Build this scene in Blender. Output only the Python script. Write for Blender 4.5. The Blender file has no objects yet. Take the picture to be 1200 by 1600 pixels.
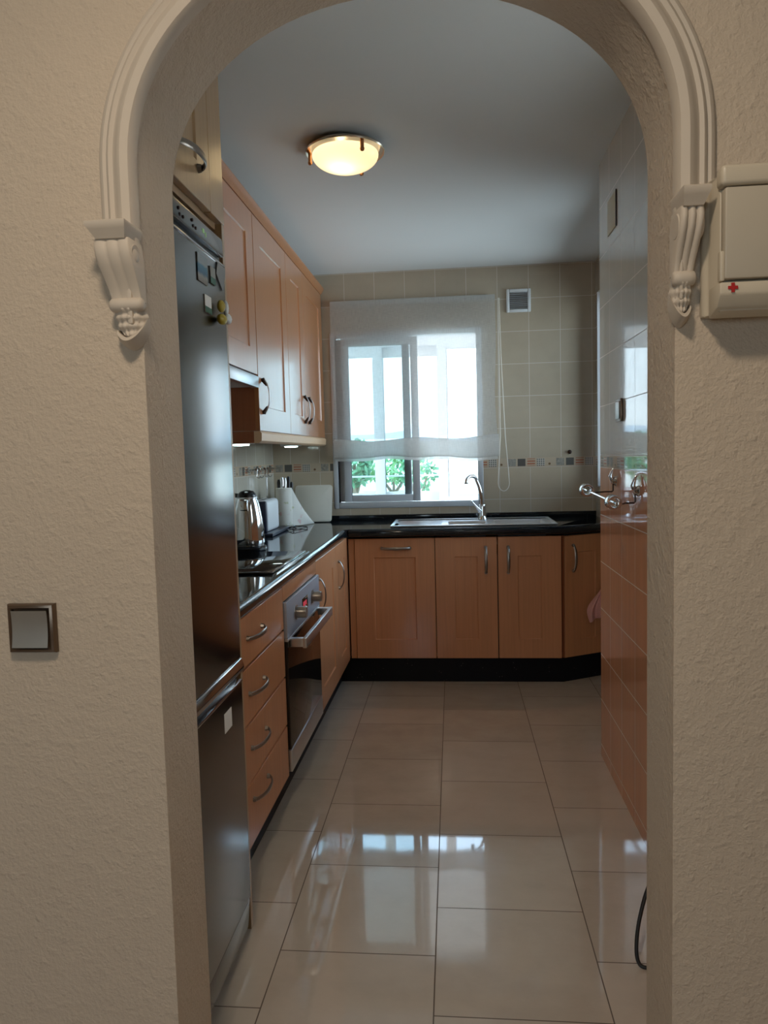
import bpy, bmesh, math, random
from mathutils import Vector, Matrix
random.seed(7)
PI = math.pi
S = bpy.context.scene
COL = S.collection

# ------------------------------------------------------------------ materials
class NT:
    def __init__(self, name):
        self.m = bpy.data.materials.new(name); self.m.use_nodes = True
        self.t = self.m.node_tree; self.t.nodes.clear()
        self.out = self.n('ShaderNodeOutputMaterial')
    def n(self, typ, **kw):
        nd = self.t.nodes.new(typ)
        for k, v in kw.items():
            if hasattr(nd, k): setattr(nd, k, v)
        return nd
    def l(self, a, b): self.t.links.new(a, b)
    def put(self, sock, v):
        if isinstance(v, bpy.types.NodeSocket): self.l(v, sock)
        elif v is not None:
            if sock.type == 'RGBA' and not hasattr(v, '__len__'): v = (v, v, v)
            if sock.type == 'RGBA' and len(v) == 3: v = (*v, 1)
            sock.default_value = v
    def math(self, op, a, b=None, c=None):
        nd = self.n('ShaderNodeMath', operation=op)
        self.put(nd.inputs[0], a); self.put(nd.inputs[1], b)
        if c is not None: self.put(nd.inputs[2], c)
        return nd.outputs[0]
    def mix(self, f, a, b, typ='MIX'):
        nd = self.n('ShaderNodeMix', data_type='RGBA', blend_type=typ)
        self.put(nd.inputs[0], f); self.put(nd.inputs[6], a); self.put(nd.inputs[7], b)
        return nd.outputs[2]
    def obj(self):
        return self.n('ShaderNodeTexCoord').outputs['Object']
    def xyz(self, v):
        nd = self.n('ShaderNodeSeparateXYZ'); self.l(v, nd.inputs[0]); return nd.outputs
    def mapping(self, v, scale=(1, 1, 1), loc=(0, 0, 0)):
        nd = self.n('ShaderNodeMapping'); self.l(v, nd.inputs[0])
        nd.inputs['Scale'].default_value = scale; nd.inputs['Location'].default_value = loc
        return nd.outputs[0]
    def noise(self, v, scale=5, detail=2, rough=.5):
        nd = self.n('ShaderNodeTexNoise'); self.l(v, nd.inputs['Vector'])
        nd.inputs['Scale'].default_value = scale; nd.inputs['Detail'].default_value = detail
        nd.inputs['Roughness'].default_value = rough
        return nd.outputs['Fac']
    def ramp(self, f, stops, interp='LINEAR'):
        nd = self.n('ShaderNodeValToRGB'); self.l(f, nd.inputs[0])
        cr = nd.color_ramp; cr.interpolation = interp
        while len(cr.elements) < len(stops): cr.elements.new(0.5)
        for e, (p, c) in zip(cr.elements, stops):
            e.position = p; e.color = (*c, 1) if len(c) == 3 else c
        return nd.outputs[0]
    def bump(self, h, strength=.3, dist=.002):
        nd = self.n('ShaderNodeBump'); self.l(h, nd.inputs['Height'])
        nd.inputs['Strength'].default_value = strength; nd.inputs['Distance'].default_value = dist
        return nd.outputs[0]
    def bsdf(self, **kw):
        p = self.n('ShaderNodeBsdfPrincipled')
        for k, v in kw.items():
            self.put(p.inputs[k.replace('_', ' ')], v)
        return p.outputs[0]
    def done(self, sh):
        self.l(sh, self.out.inputs[0]); return self.m

def lin(r, g, b):
    f = lambda c: ((c / 255 + .055) / 1.055) ** 2.4 if c > 10 else c / 255 / 12.92
    return (f(r), f(g), f(b))

def plain(name, col, rough=.5, metal=0., var=.06, vs=30, **kw):
    t = NT(name); o = t.obj(); n = t.noise(o, vs, 3)
    c = t.mix(n, tuple(x * (1 - var) for x in col), tuple(min(1, x * (1 + var)) for x in col))
    return t.done(t.bsdf(Base_Color=c, Roughness=rough, Metallic=metal, **kw))

def wood(name, col, rough=.38, axis=2, coat=.35):
    t = NT(name); o = t.obj()
    sc = [55, 55, 55]; sc[axis] = 1.6
    n = t.noise(t.mapping(o, tuple(sc)), 1.6, 5, .62)
    sc2 = [9, 9, 9]; sc2[axis] = .5
    n2 = t.noise(t.mapping(o, tuple(sc2)), 1.2, 2)
    f = t.math('ADD', t.math('MULTIPLY', n, .72), t.math('MULTIPLY', n2, .28))
    c = t.ramp(f, [(.3, tuple(x * .86 for x in col)), (.55, col), (.75, tuple(min(1, x * 1.08) for x in col))])
    return t.done(t.bsdf(Base_Color=c, Roughness=rough, Coat_Weight=coat, Coat_Roughness=.16, Normal=t.bump(n, .05, .001)))

def stucco(name, col):
    t = NT(name); o = t.obj()
    n1 = t.noise(o, 150, 4, .6); n2 = t.noise(o, 45, 3, .55); n3 = t.noise(o, 6, 2)
    h = t.math('ADD', t.math('MULTIPLY', n1, .5), t.math('MULTIPLY', t.math('SMOOTH_MAX', n2, .48, .1), 1.1))
    c = t.mix(n3, tuple(x * .95 for x in col), col)
    return t.done(t.bsdf(Base_Color=c, Roughness=.85, Normal=t.bump(h, .75, .007)))

def line_mask(t, coord, off, period, half):
    # 1 on a joint line
    w = t.math('FRACT', t.math('DIVIDE', t.math('SUBTRACT', coord, off), period))
    d = t.math('MINIMUM', w, t.math('SUBTRACT', 1., w))
    return t.math('LESS_THAN', d, half / period)

def tile_wall(name, axis, u0, pu, z_up, pz, zb0, zb1, low_col, up_col, wood_low=False, grout_up=(.62, .58, .52), grout_low=(.62, .58, .52), rough=.1):
    t = NT(name); o = t.obj(); c = t.xyz(o); u = c[axis]; z = c[2]
    above = t.math('GREATER_THAN', z, zb1)
    below = t.math('LESS_THAN', z, zb0)
    border = t.math('SUBTRACT', 1., t.math('ADD', above, below))
    gu = line_mask(t, u, u0, pu, .0016)
    gz_up = line_mask(t, z, z_up, pz, .0016)
    gz_lo = line_mask(t, z, zb0, pz, .0018)
    gz = t.math('ADD', t.math('MULTIPLY', gz_up, above), t.math('MULTIPLY', gz_lo, below))
    gr = t.math('MINIMUM', 1., t.math('ADD', gz, t.math('MULTIPLY', gu, t.math('SUBTRACT', 1., border))))
    # tile colours
    cell = t.math('ADD', t.math('FLOOR', t.math('DIVIDE', t.math('SUBTRACT', u, u0), pu)), t.math('MULTIPLY', 17.3, t.math('FLOOR', t.math('DIVIDE', z, pz))))
    wn = t.n('ShaderNodeTexWhiteNoise', noise_dimensions='1D'); t.put(wn.inputs['W'], cell)
    n = t.noise(o, 7, 4, .6)
    f = t.math('ADD', t.math('MULTIPLY', n, .8), t.math('MULTIPLY', wn.outputs[0], .2))
    up = t.mix(f, tuple(x * .86 for x in up_col), tuple(min(1, x * 1.08) for x in up_col))
    if wood_low:
        sc = [14, 14, 14]; sc[2] = .8
        g = t.noise(t.mapping(o, tuple(sc)), 1.5, 4, .6)
        lo = t.mix(g, tuple(x * .72 for x in low_col), tuple(min(1, x * 1.2) for x in low_col))
    else:
        lo = t.mix(f, tuple(x * .86 for x in low_col), tuple(min(1, x * 1.08) for x in low_col))
    # mosaic border: small printed squares
    ps = .0635; hb = zb1 - zb0
    uu = t.math('DIVIDE', t.math('SUBTRACT', u, u0), ps)
    k = t.math('MODULO', t.math('ADD', t.math('FLOOR', uu), 400.), 5.)
    fu = t.math('FRACT', uu); fz = t.math('DIVIDE', t.math('SUBTRACT', z, zb0), hb)
    inside = t.math('MULTIPLY', t.math('LESS_THAN', t.math('ABSOLUTE', t.math('SUBTRACT', fu, .5)), .41),
                    t.math('LESS_THAN', t.math('ABSOLUTE', t.math('SUBTRACT', fz, .5)), .40))
    def isk(i): return t.math('LESS_THAN', t.math('ABSOLUTE', t.math('SUBTRACT', k, float(i))), .4)
    beige = (.50, .40, .29); dark = (.10, .095, .085)
    sz = t.math('LESS_THAN', t.math('FRACT', t.math('MULTIPLY', fz, 3.6)), .5)
    su = t.math('LESS_THAN', t.math('FRACT', t.math('MULTIPLY', fu, 4.6)), .3)
    sz2 = t.math('LESS_THAN', t.math('FRACT', t.math('MULTIPLY', fz, 4.6)), .3)
    red = t.mix(sz, beige, (.40, .13, .07))
    grid = t.mix(t.math('MAXIMUM', su, sz2), (.17, .17, .16), (.60, .55, .48))
    dot = t.mix(t.math('LESS_THAN', t.math('ADD', t.math('POWER', t.math('SUBTRACT', fu, .4), 2.), t.math('POWER', t.math('SUBTRACT', fz, .3), 2.)), .015), beige, (.18, .11, .06))
    vn = t.noise(o, 60, 2)
    pebble = t.mix(vn, dark, (.50, .47, .40))
    sq = t.mix(isk(1), dark, red); sq = t.mix(isk(2), sq, grid); sq = t.mix(isk(3), sq, dot); sq = t.mix(isk(4), sq, pebble)
    brd = t.mix(inside, beige, sq)
    col = t.mix(above, lo, up); col = t.mix(border, col, brd)
    gcol = t.mix(below, grout_up, grout_low)
    col = t.mix(gr, col, gcol)
    r = t.mix(gr, rough, .7)
    wav = t.noise(o, 9, 2)
    h = t.math('ADD', t.math('MULTIPLY', gr, -1.), t.math('MULTIPLY', wav, .35))
    return t.done(t.bsdf(Base_Color=col, Roughness=r, Normal=t.bump(h, .12, .0015)))

M = {}
M['hall'] = stucco('cream_stucco', (.57, .47, .365))
M['ceil'] = plain('ceiling_paint', (.74, .78, .79), .9, var=.02, vs=3)
M['plaster'] = plain('white_plaster', (.55, .475, .39), .6, var=.03)
M['beech'] = wood('beech_front', lin(204, 138, 94))
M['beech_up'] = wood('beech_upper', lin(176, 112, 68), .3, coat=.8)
M['oak'] = wood('pale_oak_front', lin(178, 148, 112), .32)
M['beech_edge'] = plain('beech_edge', lin(214, 176, 138), .4)
M['reddish'] = wood('red_beech_side', lin(150, 84, 50), .5)
M['carcass'] = plain('dark_carcass', (.06, .04, .028), .6)
M['tile_back'] = tile_wall('beige_tile_back', 0, .1095, .2035, 1.551, .2118, 1.290, 1.352, (.53, .44, .32), (.465, .39, .29))
M['tile_left'] = tile_wall('beige_tile_left', 1, .1, .2118, 1.551, .2118, 1.290, 1.352, (.50, .46, .38), (.43, .40, .335))
M['tile_right'] = tile_wall('glossy_tile_right', 1, 3.148, .2125, 1.583, .2105, 1.318, 1.368, lin(222, 156, 116), (.66, .66, .62), True, (.72, .70, .66), (.74, .62, .50), .04)

# floor: tiles laid in columns, every other column shifted by half a tile
t = NT('polished_floor_tile'); o = t.obj(); c = t.xyz(o); P = .441
cu = t.math('DIVIDE', t.math('ADD', c[0], .515 + P * 10), P)
colid = t.math('FLOOR', cu)
sh = t.math('MULTIPLY', t.math('MODULO', colid, 2.), .5)      # col 11 (x -.074..) odd
cv = t.math('ADD', t.math('DIVIDE', t.math('SUBTRACT', c[1], 1.954 - 5 * P), P), sh)
fu = t.math('FRACT', cu); fv = t.math('FRACT', cv)
dmin = t.math('MINIMUM', t.math('MINIMUM', fu, t.math('SUBTRACT', 1., fu)), t.math('MINIMUM', fv, t.math('SUBTRACT', 1., fv)))
gr = t.math('LESS_THAN', dmin, .0017 / P)
wn = t.n('ShaderNodeTexWhiteNoise', noise_dimensions='1D'); t.put(wn.inputs['W'], t.math('ADD', t.math('MULTIPLY', colid, 13.7), t.math('FLOOR', cv)))
n = t.noise(t.mapping(o, (1.4, 2.2, 1)), 3.2, 6, .62); n2 = t.noise(o, 14, 4, .6)
f = t.math('ADD', t.math('ADD', t.math('MULTIPLY', n, .6), t.math('MULTIPLY', n2, .2)), t.math('MULTIPLY', wn.outputs[0], .25))
colr = t.ramp(f, [(.3, (.54, .455, .365)), (.55, (.63, .54, .44)), (.8, (.69, .60, .495))])
colr = t.mix(gr, colr, (.13, .095, .07))
wv = t.noise(o, 13, 2)
hgt = t.math('ADD', t.math('MULTIPLY', gr, -1.), t.math('MULTIPLY', wv, .08))
M['floor'] = t.done(t.bsdf(Base_Color=colr, Roughness=t.mix(gr, .045, .8), IOR=1.62, Coat_Weight=t.math('MULTIPLY', t.math('SUBTRACT', 1., gr), .6), Coat_Roughness=.03, Normal=t.bump(hgt, .09, .002)))

t = NT('black_granite'); o = t.obj()
v = t.n('ShaderNodeTexVoronoi'); t.l(o, v.inputs['Vector']); v.inputs['Scale'].default_value = 140
spk = t.math('MULTIPLY', t.math('LESS_THAN', v.outputs['Distance'], .22), t.math('GREATER_THAN', t.noise(o, 45, 2), .62))
cg = t.mix(spk, t.mix(t.noise(o, 60, 3), (.004, .005, .006), (.012, .016, .020)), (.16, .17, .17))
M['granite'] = t.done(t.bsdf(Base_Color=cg, Roughness=.07))
t = NT('kickboard_granite'); o = t.obj()
v = t.n('ShaderNodeTexVoronoi'); t.l(o, v.inputs['Vector']); v.inputs['Scale'].default_value = 55
spk = t.math('MULTIPLY', t.math('LESS_THAN', v.outputs['Distance'], .13), t.math('GREATER_THAN', t.noise(o, 14, 2), .56))
M['kick'] = t.done(t.bsdf(Base_Color=t.mix(spk, (.0025, .003, .006), (.12, .115, .11)), Roughness=.5, Specular_IOR_Level=.25))

t = NT('brushed_steel_fridge'); o = t.obj()
br = t.noise(t.mapping(o, (400, 400, 3)), 1, 3)
M['fridge'] = t.done(t.bsdf(Base_Color=t.mix(br, (.185, .18, .178), (.235, .23, .225)), Metallic=1., Roughness=.2, Normal=t.bump(br, .03, .0005)))
t = NT('brushed_steel'); o = t.obj(); br = t.noise(t.mapping(o, (4, 300, 300)), 1, 3)
M['steel'] = t.done(t.bsdf(Base_Color=t.mix(br, (.66, .67, .69), (.78, .79, .81)), Metallic=1., Roughness=.34))
M['oven_panel'] = plain('oven_silver_panel', (.42, .45, .52), .42, .55, .03)
M['chrome'] = plain('chrome', (.72, .74, .76), .07, 1., .02)
M['chrome_dark'] = plain('fridge_chrome_trim', (.5, .5, .52), .12, 1., .02)
M['alu'] = plain('satin_aluminium', (.74, .76, .79), .3, 1., .03)
M['pewter'] = plain('pewter_metal', (.33, .30, .27), .32, 1., .05)
M['handle_dark'] = plain('dark_bronze', (.035, .02, .015), .35, .6)
M['black_plastic'] = plain('black_plastic', (.008, .009, .012), .25)
M['black_gloss'] = plain('black_glass', (.006, .006, .006), .03)
M['oven_glass'] = plain('oven_door_glass', (.012, .009, .007), .04)
M['white_plastic'] = plain('white_plastic', (.74, .78, .80), .35, var=.02)
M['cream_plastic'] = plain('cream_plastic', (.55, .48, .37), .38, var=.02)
M['cream_dark'] = plain('cream_plastic_dark', (.45, .395, .31), .4, var=.02)  # darker cream for the fuse box door
M['bronze_frame'] = plain('bronze_switch_frame', (.145, .10, .070), .3, .75)
M['rocker'] = plain('champagne_rocker', (.40, .385, .35), .34, .8)
M['red'] = plain('red_print', (.40, .012, .012), .5)
M['white_frame'] = plain('white_aluminium_frame', (.78, .82, .86), .35, var=.02)
M['grey_frame'] = plain('grey_white_window_frame', (.60, .63, .66), .35, var=.02)
M['copper'] = plain('copper_metal', (.62, .27, .11), .22, 1., .05)
M['brass_plate'] = plain('polished_brass_plate', (.70, .60, .46), .22, 1., .03)
M['paper'] = plain('white_paper', (.78, .77, .73), .8, var=.03)
M['green_print'] = plain('green_print', (.05, .14, .10), .6)
M['yellow'] = plain('yellow_paint', (.42, .32, .03), .4)
M['pink'] = plain('pink_towel', (.80, .42, .37), .95, var=.2, vs=120)
M['knife_black'] = plain('black_knife_handle', (.012, .012, .016), .3)
M['dark_wood'] = wood('dark_block_wood', (.05, .03, .018))
M['navy'] = plain('navy_plastic', (.010, .014, .035), .3)
M['rubber'] = plain('black_rubber', (.010, .010, .010), .5)
M['cord'] = plain('white_cord', (.72, .68, .60), .7)
M['board'] = plain('frosted_cutting_board', (.70, .66, .57), .42, var=.03)
M['leaf'] = plain('bush_leaves', (.16, .34, .12), .6, var=.5, vs=9)
M['leaf2'] = plain('bush_leaves_dark', (.09, .24, .11), .6, var=.5, vs=9)
M['bark'] = plain('bark', (.2, .15, .1), .9)
M['dry_ground'] = plain('dry_grass_bank', (.62, .56, .44), .95, var=.35, vs=1.6)
M['hill'] = plain('hazy_hill', (.60, .66, .68), 1., var=.08, vs=.2)  # distance haze is put into this pale colour
M['terrace'] = plain('terrace_floor', (.6, .58, .55), .7)
M['ext_wall'] = plain('white_render', (.78, .78, .76), .8)
M['fence'] = plain('grey_fence_metal', (.35, .36, .36), .5)

t = NT('kitchen_roll_paper'); o = t.obj()
n = t.noise(o, 21, 3); n2 = t.noise(t.mapping(o, (1, 1, 1), (3, 1, 2)), 17, 2)
cc = t.mix(t.ramp(n, [(.60, (0, 0, 0)), (.68, (1, 1, 1))]), (.78, .77, .70), (.55, .57, .36))
cc = t.mix(t.ramp(n2, [(.63, (0, 0, 0)), (.72, (1, 1, 1))]), cc, (.72, .50, .46))
M['roll'] = t.done(t.bsdf(Base_Color=cc, Roughness=.9, Normal=t.bump(t.noise(o, 160, 2), .3, .001)))

t = NT('sea_postcard'); o = t.obj(); z = t.xyz(o)[2]
n = t.noise(o, 70, 2)
zz = t.math('ADD', z, t.math('MULTIPLY', t.math('SUBTRACT', n, .5), .008))
mr = t.n('ShaderNodeMapRange'); t.l(zz, mr.inputs[0]); mr.inputs[1].default_value = -.034; mr.inputs[2].default_value = .034
M['postcard'] = t.done(t.bsdf(Base_Color=t.ramp(mr.outputs[0], [(0, (.20, .17, .13)), (.22, (.34, .33, .30)), (.34, (.04, .14, .24)), (.6, (.07, .22, .34)), (.68, (.32, .36, .37)), (1, (.27, .33, .36))]), Roughness=.35))

# thin glass: clear with a mirror-like skin
t = NT('window_glass'); tr = t.n('ShaderNodeBsdfTransparent'); tr.inputs[0].default_value = (.90, .955, .965, 1)
gl = t.n('ShaderNodeBsdfGlossy'); gl.inputs['Roughness'].default_value = .02
fr = t.n('ShaderNodeFresnel'); fr.inputs[0].default_value = 1.45
ms = t.n('ShaderNodeMixShader'); t.l(fr.outputs[0], ms.inputs[0]); t.l(tr.outputs[0], ms.inputs[1]); t.l(gl.outputs[0], ms.inputs[2])
M['glass'] = t.done(ms.outputs[0])

t = NT('fill_window_glass'); tl = t.n('ShaderNodeBsdfTranslucent'); tl.inputs[0].default_value = (.95, .93, .88, 1)
M['frosted'] = t.done(tl.outputs[0])
# sheer blind fabric
def sheer(name, clear, col):
    t = NT(name); o = t.obj()
    w1 = t.noise(t.mapping(o, (25, 25, 700)), 1, 3); w2 = t.noise(t.mapping(o, (600, 25, 20)), 1, 3)
    th = t.math('MULTIPLY', t.math('ADD', w1, w2), .5)
    tr = t.n('ShaderNodeBsdfTransparent'); tr.inputs[0].default_value = (.96, .98, 1, 1)
    df = t.n('ShaderNodeBsdfDiffuse'); df.inputs[0].default_value = (*col, 1)
    tl = t.n('ShaderNodeBsdfTranslucent'); tl.inputs[0].default_value = (*col, 1)
    m1 = t.n('ShaderNodeMixShader'); m1.inputs[0].default_value = .45; t.l(df.outputs[0], m1.inputs[1]); t.l(tl.outputs[0], m1.inputs[2])
    fac = t.math('ADD', clear, t.math('MULTIPLY', t.math('SUBTRACT', th, .5), .75))
    m2 = t.n('ShaderNodeMixShader'); t.l(fac, m2.inputs[0]); t.l(m1.outputs[0], m2.inputs[1]); t.l(tr.outputs[0], m2.inputs[2])
    return t.done(m2.outputs[0])
M['sheer'] = sheer('sheer_linen', .44, (.70, .70, .68))
M['sheer2'] = sheer('folded_sheer_linen', .20, (.74, .73, .70))

# frosted lamp glass: lit by the bulb inside, plus an even warm glow added to the glass
t = NT('frosted_lamp_glass'); tl = t.n('ShaderNodeBsdfTranslucent'); tl.inputs[0].default_value = (1, .90, .70, 1)
gl = t.n('ShaderNodeBsdfGlossy'); gl.inputs['Roughness'].default_value = .25
em = t.n('ShaderNodeEmission'); em.inputs[0].default_value = (1, .80, .48, 1); em.inputs[1].default_value = .62
m1 = t.n('ShaderNodeMixShader'); m1.inputs[0].default_value = .05; t.l(tl.outputs[0], m1.inputs[1]); t.l(gl.outputs[0], m1.inputs[2])
ad = t.n('ShaderNodeAddShader'); t.l(m1.outputs[0], ad.inputs[0]); t.l(em.outputs[0], ad.inputs[1])
M['lamp_glass'] = t.done(ad.outputs[0])
def emit(name, col, s):
    t = NT(name); e = t.n('ShaderNodeEmission'); e.inputs[0].default_value = (*col, 1); e.inputs[1].default_value = s
    return t.done(e.outputs[0])
M['puck_glow'] = emit('spot_glow', (.72, .95, .90), 9.0)
M['led_green'] = emit('green_led', (.45, .75, .35), .32)
M['led_red'] = emit('red_led', (1., .10, .14), .45)

# ------------------------------------------------------------------ mesh helpers
class MB:
    def __init__(self, mtx=None):
        self.bm = bmesh.new(); self.m = mtx or Matrix.Identity(4)
    def v(self, p): return self.bm.verts.new(self.m @ Vector(p))
    def f(self, vs, mi=0):
        try:
            fc = self.bm.faces.new(vs); fc.material_index = mi; return fc
        except ValueError: return None
    def box(self, x0, x1, y0, y1, z0, z1, bev=0, seg=2, mi=0):
        vs = [self.v((x, y, z)) for x in (x0, x1) for y in (y0, y1) for z in (z0, z1)]
        fs = [self.f([vs[i] for i in q], mi) for q in ((0, 1, 3, 2), (4, 6, 7, 5), (0, 4, 5, 1), (2, 3, 7, 6), (0, 2, 6, 4), (1, 5, 7, 3))]
        if bev:
            es = list({e for fc in fs for e in fc.edges})
            bmesh.ops.bevel(self.bm, geom=es, offset=bev, segments=seg, affect='EDGES', profile=.5)
        return self
    def prism(self, poly, axis, a0, a1, bev=0, mi=0, seg=2):
        # poly: 2-D points in the other two axes (kept in x,y,z order)
        def p3(p, a):
            q = list(p); q.insert(axis, a); return q
        A = [self.v(p3(p, a0)) for p in poly]; B = [self.v(p3(p, a1)) for p in poly]
        n = len(poly); fs = [self.f(A, mi), self.f(B[::-1], mi)]
        for i in range(n): fs.append(self.f([A[i], A[(i + 1) % n], B[(i + 1) % n], B[i]], mi))
        if bev:
            es = list({e for fc in fs if fc for e in fc.edges})
            bmesh.ops.bevel(self.bm, geom=es, offset=bev, segments=seg, affect='EDGES', profile=.5)
        return self
    def tube(self, pts, r, seg=10, cap=True, mi=0, closed=False, flat=None, up=None):
        pts = [Vector(p) for p in pts]; n = len(pts); rings = []
        u0 = None
        for i, p in enumerate(pts):
            if closed: d = pts[(i + 1) % n] - pts[i - 1]
            else: d = pts[min(i + 1, n - 1)] - pts[max(i - 1, 0)]
            d.normalize()
            if u0 is None:
                a = Vector(up) if up else (Vector((0, 0, 1)) if abs(d.z) < .9 else Vector((1, 0, 0)))
                u0 = (a - a.dot(d) * d).normalized()
            else:
                u0 = (u0 - u0.dot(d) * d).normalized()
            w = d.cross(u0); rr = r[i] if hasattr(r, '__len__') else r
            fl = flat or (1, 1)
            rings.append([self.v(p + u0 * (math.cos(2 * PI * k / seg) * rr * fl[0]) + w * (math.sin(2 * PI * k / seg) * rr * fl[1])) for k in range(seg)])
        m = n if closed else n - 1
        for i in range(m):
            a, b = rings[i], rings[(i + 1) % n]
            for k in range(seg): self.f([a[k], a[(k + 1) % seg], b[(k + 1) % seg], b[k]], mi)
        if cap and not closed: self.f(rings[0][::-1], mi); self.f(rings[-1], mi)
        return self
    def lathe(self, prof, c=(0, 0, 0), seg=32, axis='z', mi=0):
        c = Vector(c); rings = []
        for r, h in prof:
            ring = []
            for k in range(seg):
                a = 2 * PI * k / seg; x, y = math.cos(a) * r, math.sin(a) * r
                q = (x, y, h) if axis == 'z' else ((h, x, y) if axis == 'x' else (x, h, y))
                ring.append(self.v(c + Vector(q)))
            rings.append(ring)
        for a, b in zip(rings, rings[1:]):
            for k in range(seg): self.f([a[k], a[(k + 1) % seg], b[(k + 1) % seg], b[k]], mi)
        self.f(rings[0][::-1], mi); self.f(rings[-1], mi)
        return self
    def grid(self, fn, nu, nv, mi=0):
        g = [[self.v(fn(i / nu, j / nv)) for j in range(nv + 1)] for i in range(nu + 1)]
        for i in range(nu):
            for j in range(nv): self.f([g[i][j], g[i + 1][j], g[i + 1][j + 1], g[i][j + 1]], mi)
        return self
    def shaker(self, w, h, t=.02, s=.1, groove=.006, mi=0, inset=.0045):
        # canonical door: u = x, outward = -y, z up; back at y=0
        c = .0015
        def ring(a, y): return [self.v((a, y, a)), self.v((w - a, y, a)), self.v((w - a, y, h - a)), self.v((a, y, h - a))]
        R = [ring(0, 0), ring(0, -t + c), ring(c, -t), ring(s, -t), ring(s + inset, -t + groove)]
        self.f(R[0], mi)
        for a, b in zip(R, R[1:]):
            for k in range(4): self.f([a[k], a[(k + 1) % 4], b[(k + 1) % 4], b[k]], mi)
        self.f(R[-1], mi)
        return self
    def bow(self, L, out=.028, vert=True, w=.014, th=.008, mi=0, mi_foot=None, y0=0):
        # bow handle centred at origin on plane y=y0, standing off towards -y
        pts = []
        N = 14
        for i in range(N + 1):
            s = i / N * 2 - 1
            d = out * (1 - abs(s) ** 2.4) ** .8 if abs(s) < 1 else 0
            u = s * L / 2
            pts.append((0, y0 - .004 - d, u) if vert else (u, y0 - .004 - d, 0))
        side = (1, 0, 0) if vert else (0, 0, 1)
        rr = [w / 2 * (.75 + .25 * (1 - abs(i / N * 2 - 1))) for i in range(N + 1)]
        self.tube(pts, rr, 8, True, mi, flat=(1, th / w), up=side)
        for s in (-1, 1):
            u = s * L / 2 * .93
            c = (0, y0, u) if vert else (u, y0, 0)
            self.tube([c, (c[0], y0 - .010, c[2])], [w * .55, w * .45], 8, True, mi if mi_foot is None else mi_foot)
        return self

def finish(bm, name, mats, parent=None, smooth=40, loc=None, keep=False):
    bmesh.ops.remove_doubles(bm, verts=bm.verts, dist=1e-5)
    if not keep: bmesh.ops.recalc_face_normals(bm, faces=bm.faces)
    for f in bm.faces: f.smooth = True
    ca = math.cos(math.radians(smooth))
    for e in bm.edges:
        if len(e.link_faces) == 2:
            e.smooth = e.link_faces[0].normal.dot(e.link_faces[1].normal) > ca
        else: e.smooth = True
    me = bpy.data.meshes.new(name); bm.to_mesh(me); bm.free()
    for m in (mats if isinstance(mats, (list, tuple)) else [mats]): me.materials.append(M[m] if isinstance(m, str) else m)
    o = bpy.data.objects.new(name, me); COL.objects.link(o)
    if parent: o.parent = parent
    return o

class Root:
    """an Empty at a thing's base; parts are drawn in the coordinates of frame F and then moved to the thing's own"""
    def __init__(self, name, label, cat, at, F=None, group=None):
        self.F = F or Matrix.Identity(4); self.at = Vector(at)
        o = bpy.data.objects.new(name, None); COL.objects.link(o)
        o.empty_display_size = .05
        o.matrix_world = self.F @ Matrix.Translation(self.at)
        o['label'] = label; o['category'] = cat
        if group: o['group'] = group
        self.o = o
    def part(self, name, mb, mats, parent=None, smooth=40, label=None):
        mb.bm.transform(Matrix.Translation(-self.at))
        p = finish(mb.bm, name, mats, parent or self.o, smooth)
        if label: p['label'] = label
        return p

def single(name, label, cat, mb, mats, at, F=None, group=None, smooth=40):
    F = F or Matrix.Identity(4)
    mb.bm.transform(Matrix.Translation(-Vector(at)))
    o = finish(mb.bm, name, mats, None, smooth)
    o.matrix_world = F @ Matrix.Translation(Vector(at))
    o['label'] = label; o['category'] = cat
    if group: o['group'] = group
    return o

def struct(name, mb, mats, label, cat, parent=None, smooth=40):
    o = finish(mb.bm, name, mats, parent, smooth)
    if parent is None:
        o['kind'] = 'structure'; o['label'] = label; o['category'] = cat
    return o

T = Matrix.Translation
def RZ(a): return Matrix.Rotation(a, 4, 'Z')
LEFT = RZ(PI / 2)            # canonical door (u=x, out=-y)  ->  u=+Y, out=+X

# ------------------------------------------------------------------ dimensions
YF, YK = 1.18, 1.34          # hall side and kitchen side of the arch wall
XL, YB, ZC = -1.232, 5.0, 2.615
XR, YR, XR2 = .652, 3.347, .945
ZT = .955                    # worktop top
AC, AA, AZ, AB = -.0785, .4205, 1.862, .333   # arch: centre, half width, spring, rise

def arch_pts(c, a, z0, b, n=40, p=2.12):
    out = []
    for i in range(n + 1):
        th = PI * i / n
        cx, sz = math.cos(th), math.sin(th)
        out.append((c - math.copysign(abs(cx) ** (2 / p), cx) * a, z0 + abs(sz) ** (2 / p) * b))
    return out          # left to right

# ------------------------------------------------------------------ setting
mb = MB()
ap = arch_pts(AC, AA, AZ, AB)
pl = [(-2.2, 0), (AC - AA, 0)] + ap + [(AC + AA, 0), (2.0, 0)]
lo = [(x, z) for x, z in pl]; hi = [(x, ZC) for x, z in pl]
for y, fl in ((YF, 1), (YK, -1)):
    mb.f([mb.v((x, y, z)) for x, z in ((-2.2, 0), (AC - AA, 0), ap[0], (AC - AA, ZC), (-2.2, ZC))][::fl])
    mb.f([mb.v((x, y, z)) for x, z in ((AC + AA, 0), (2.0, 0), (2.0, ZC), (AC + AA, ZC), ap[-1])][::fl])
    for (xa, za), (xb, zb_) in zip(ap, ap[1:]):
        mb.f([mb.v((xa, y, za)), mb.v((xb, y, zb_)), mb.v((xb, y, ZC)), mb.v((xa, y, ZC))][::fl])
ed = [(AC - AA, 0)] + ap + [(AC + AA, 0)]
for (xa, za), (xb, zb_) in zip(ed, ed[1:]):
    mb.f([mb.v((xa, YF, za)), mb.v((xb, YF, zb_)), mb.v((xb, YK, zb_)), mb.v((xa, YK, za))])
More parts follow.
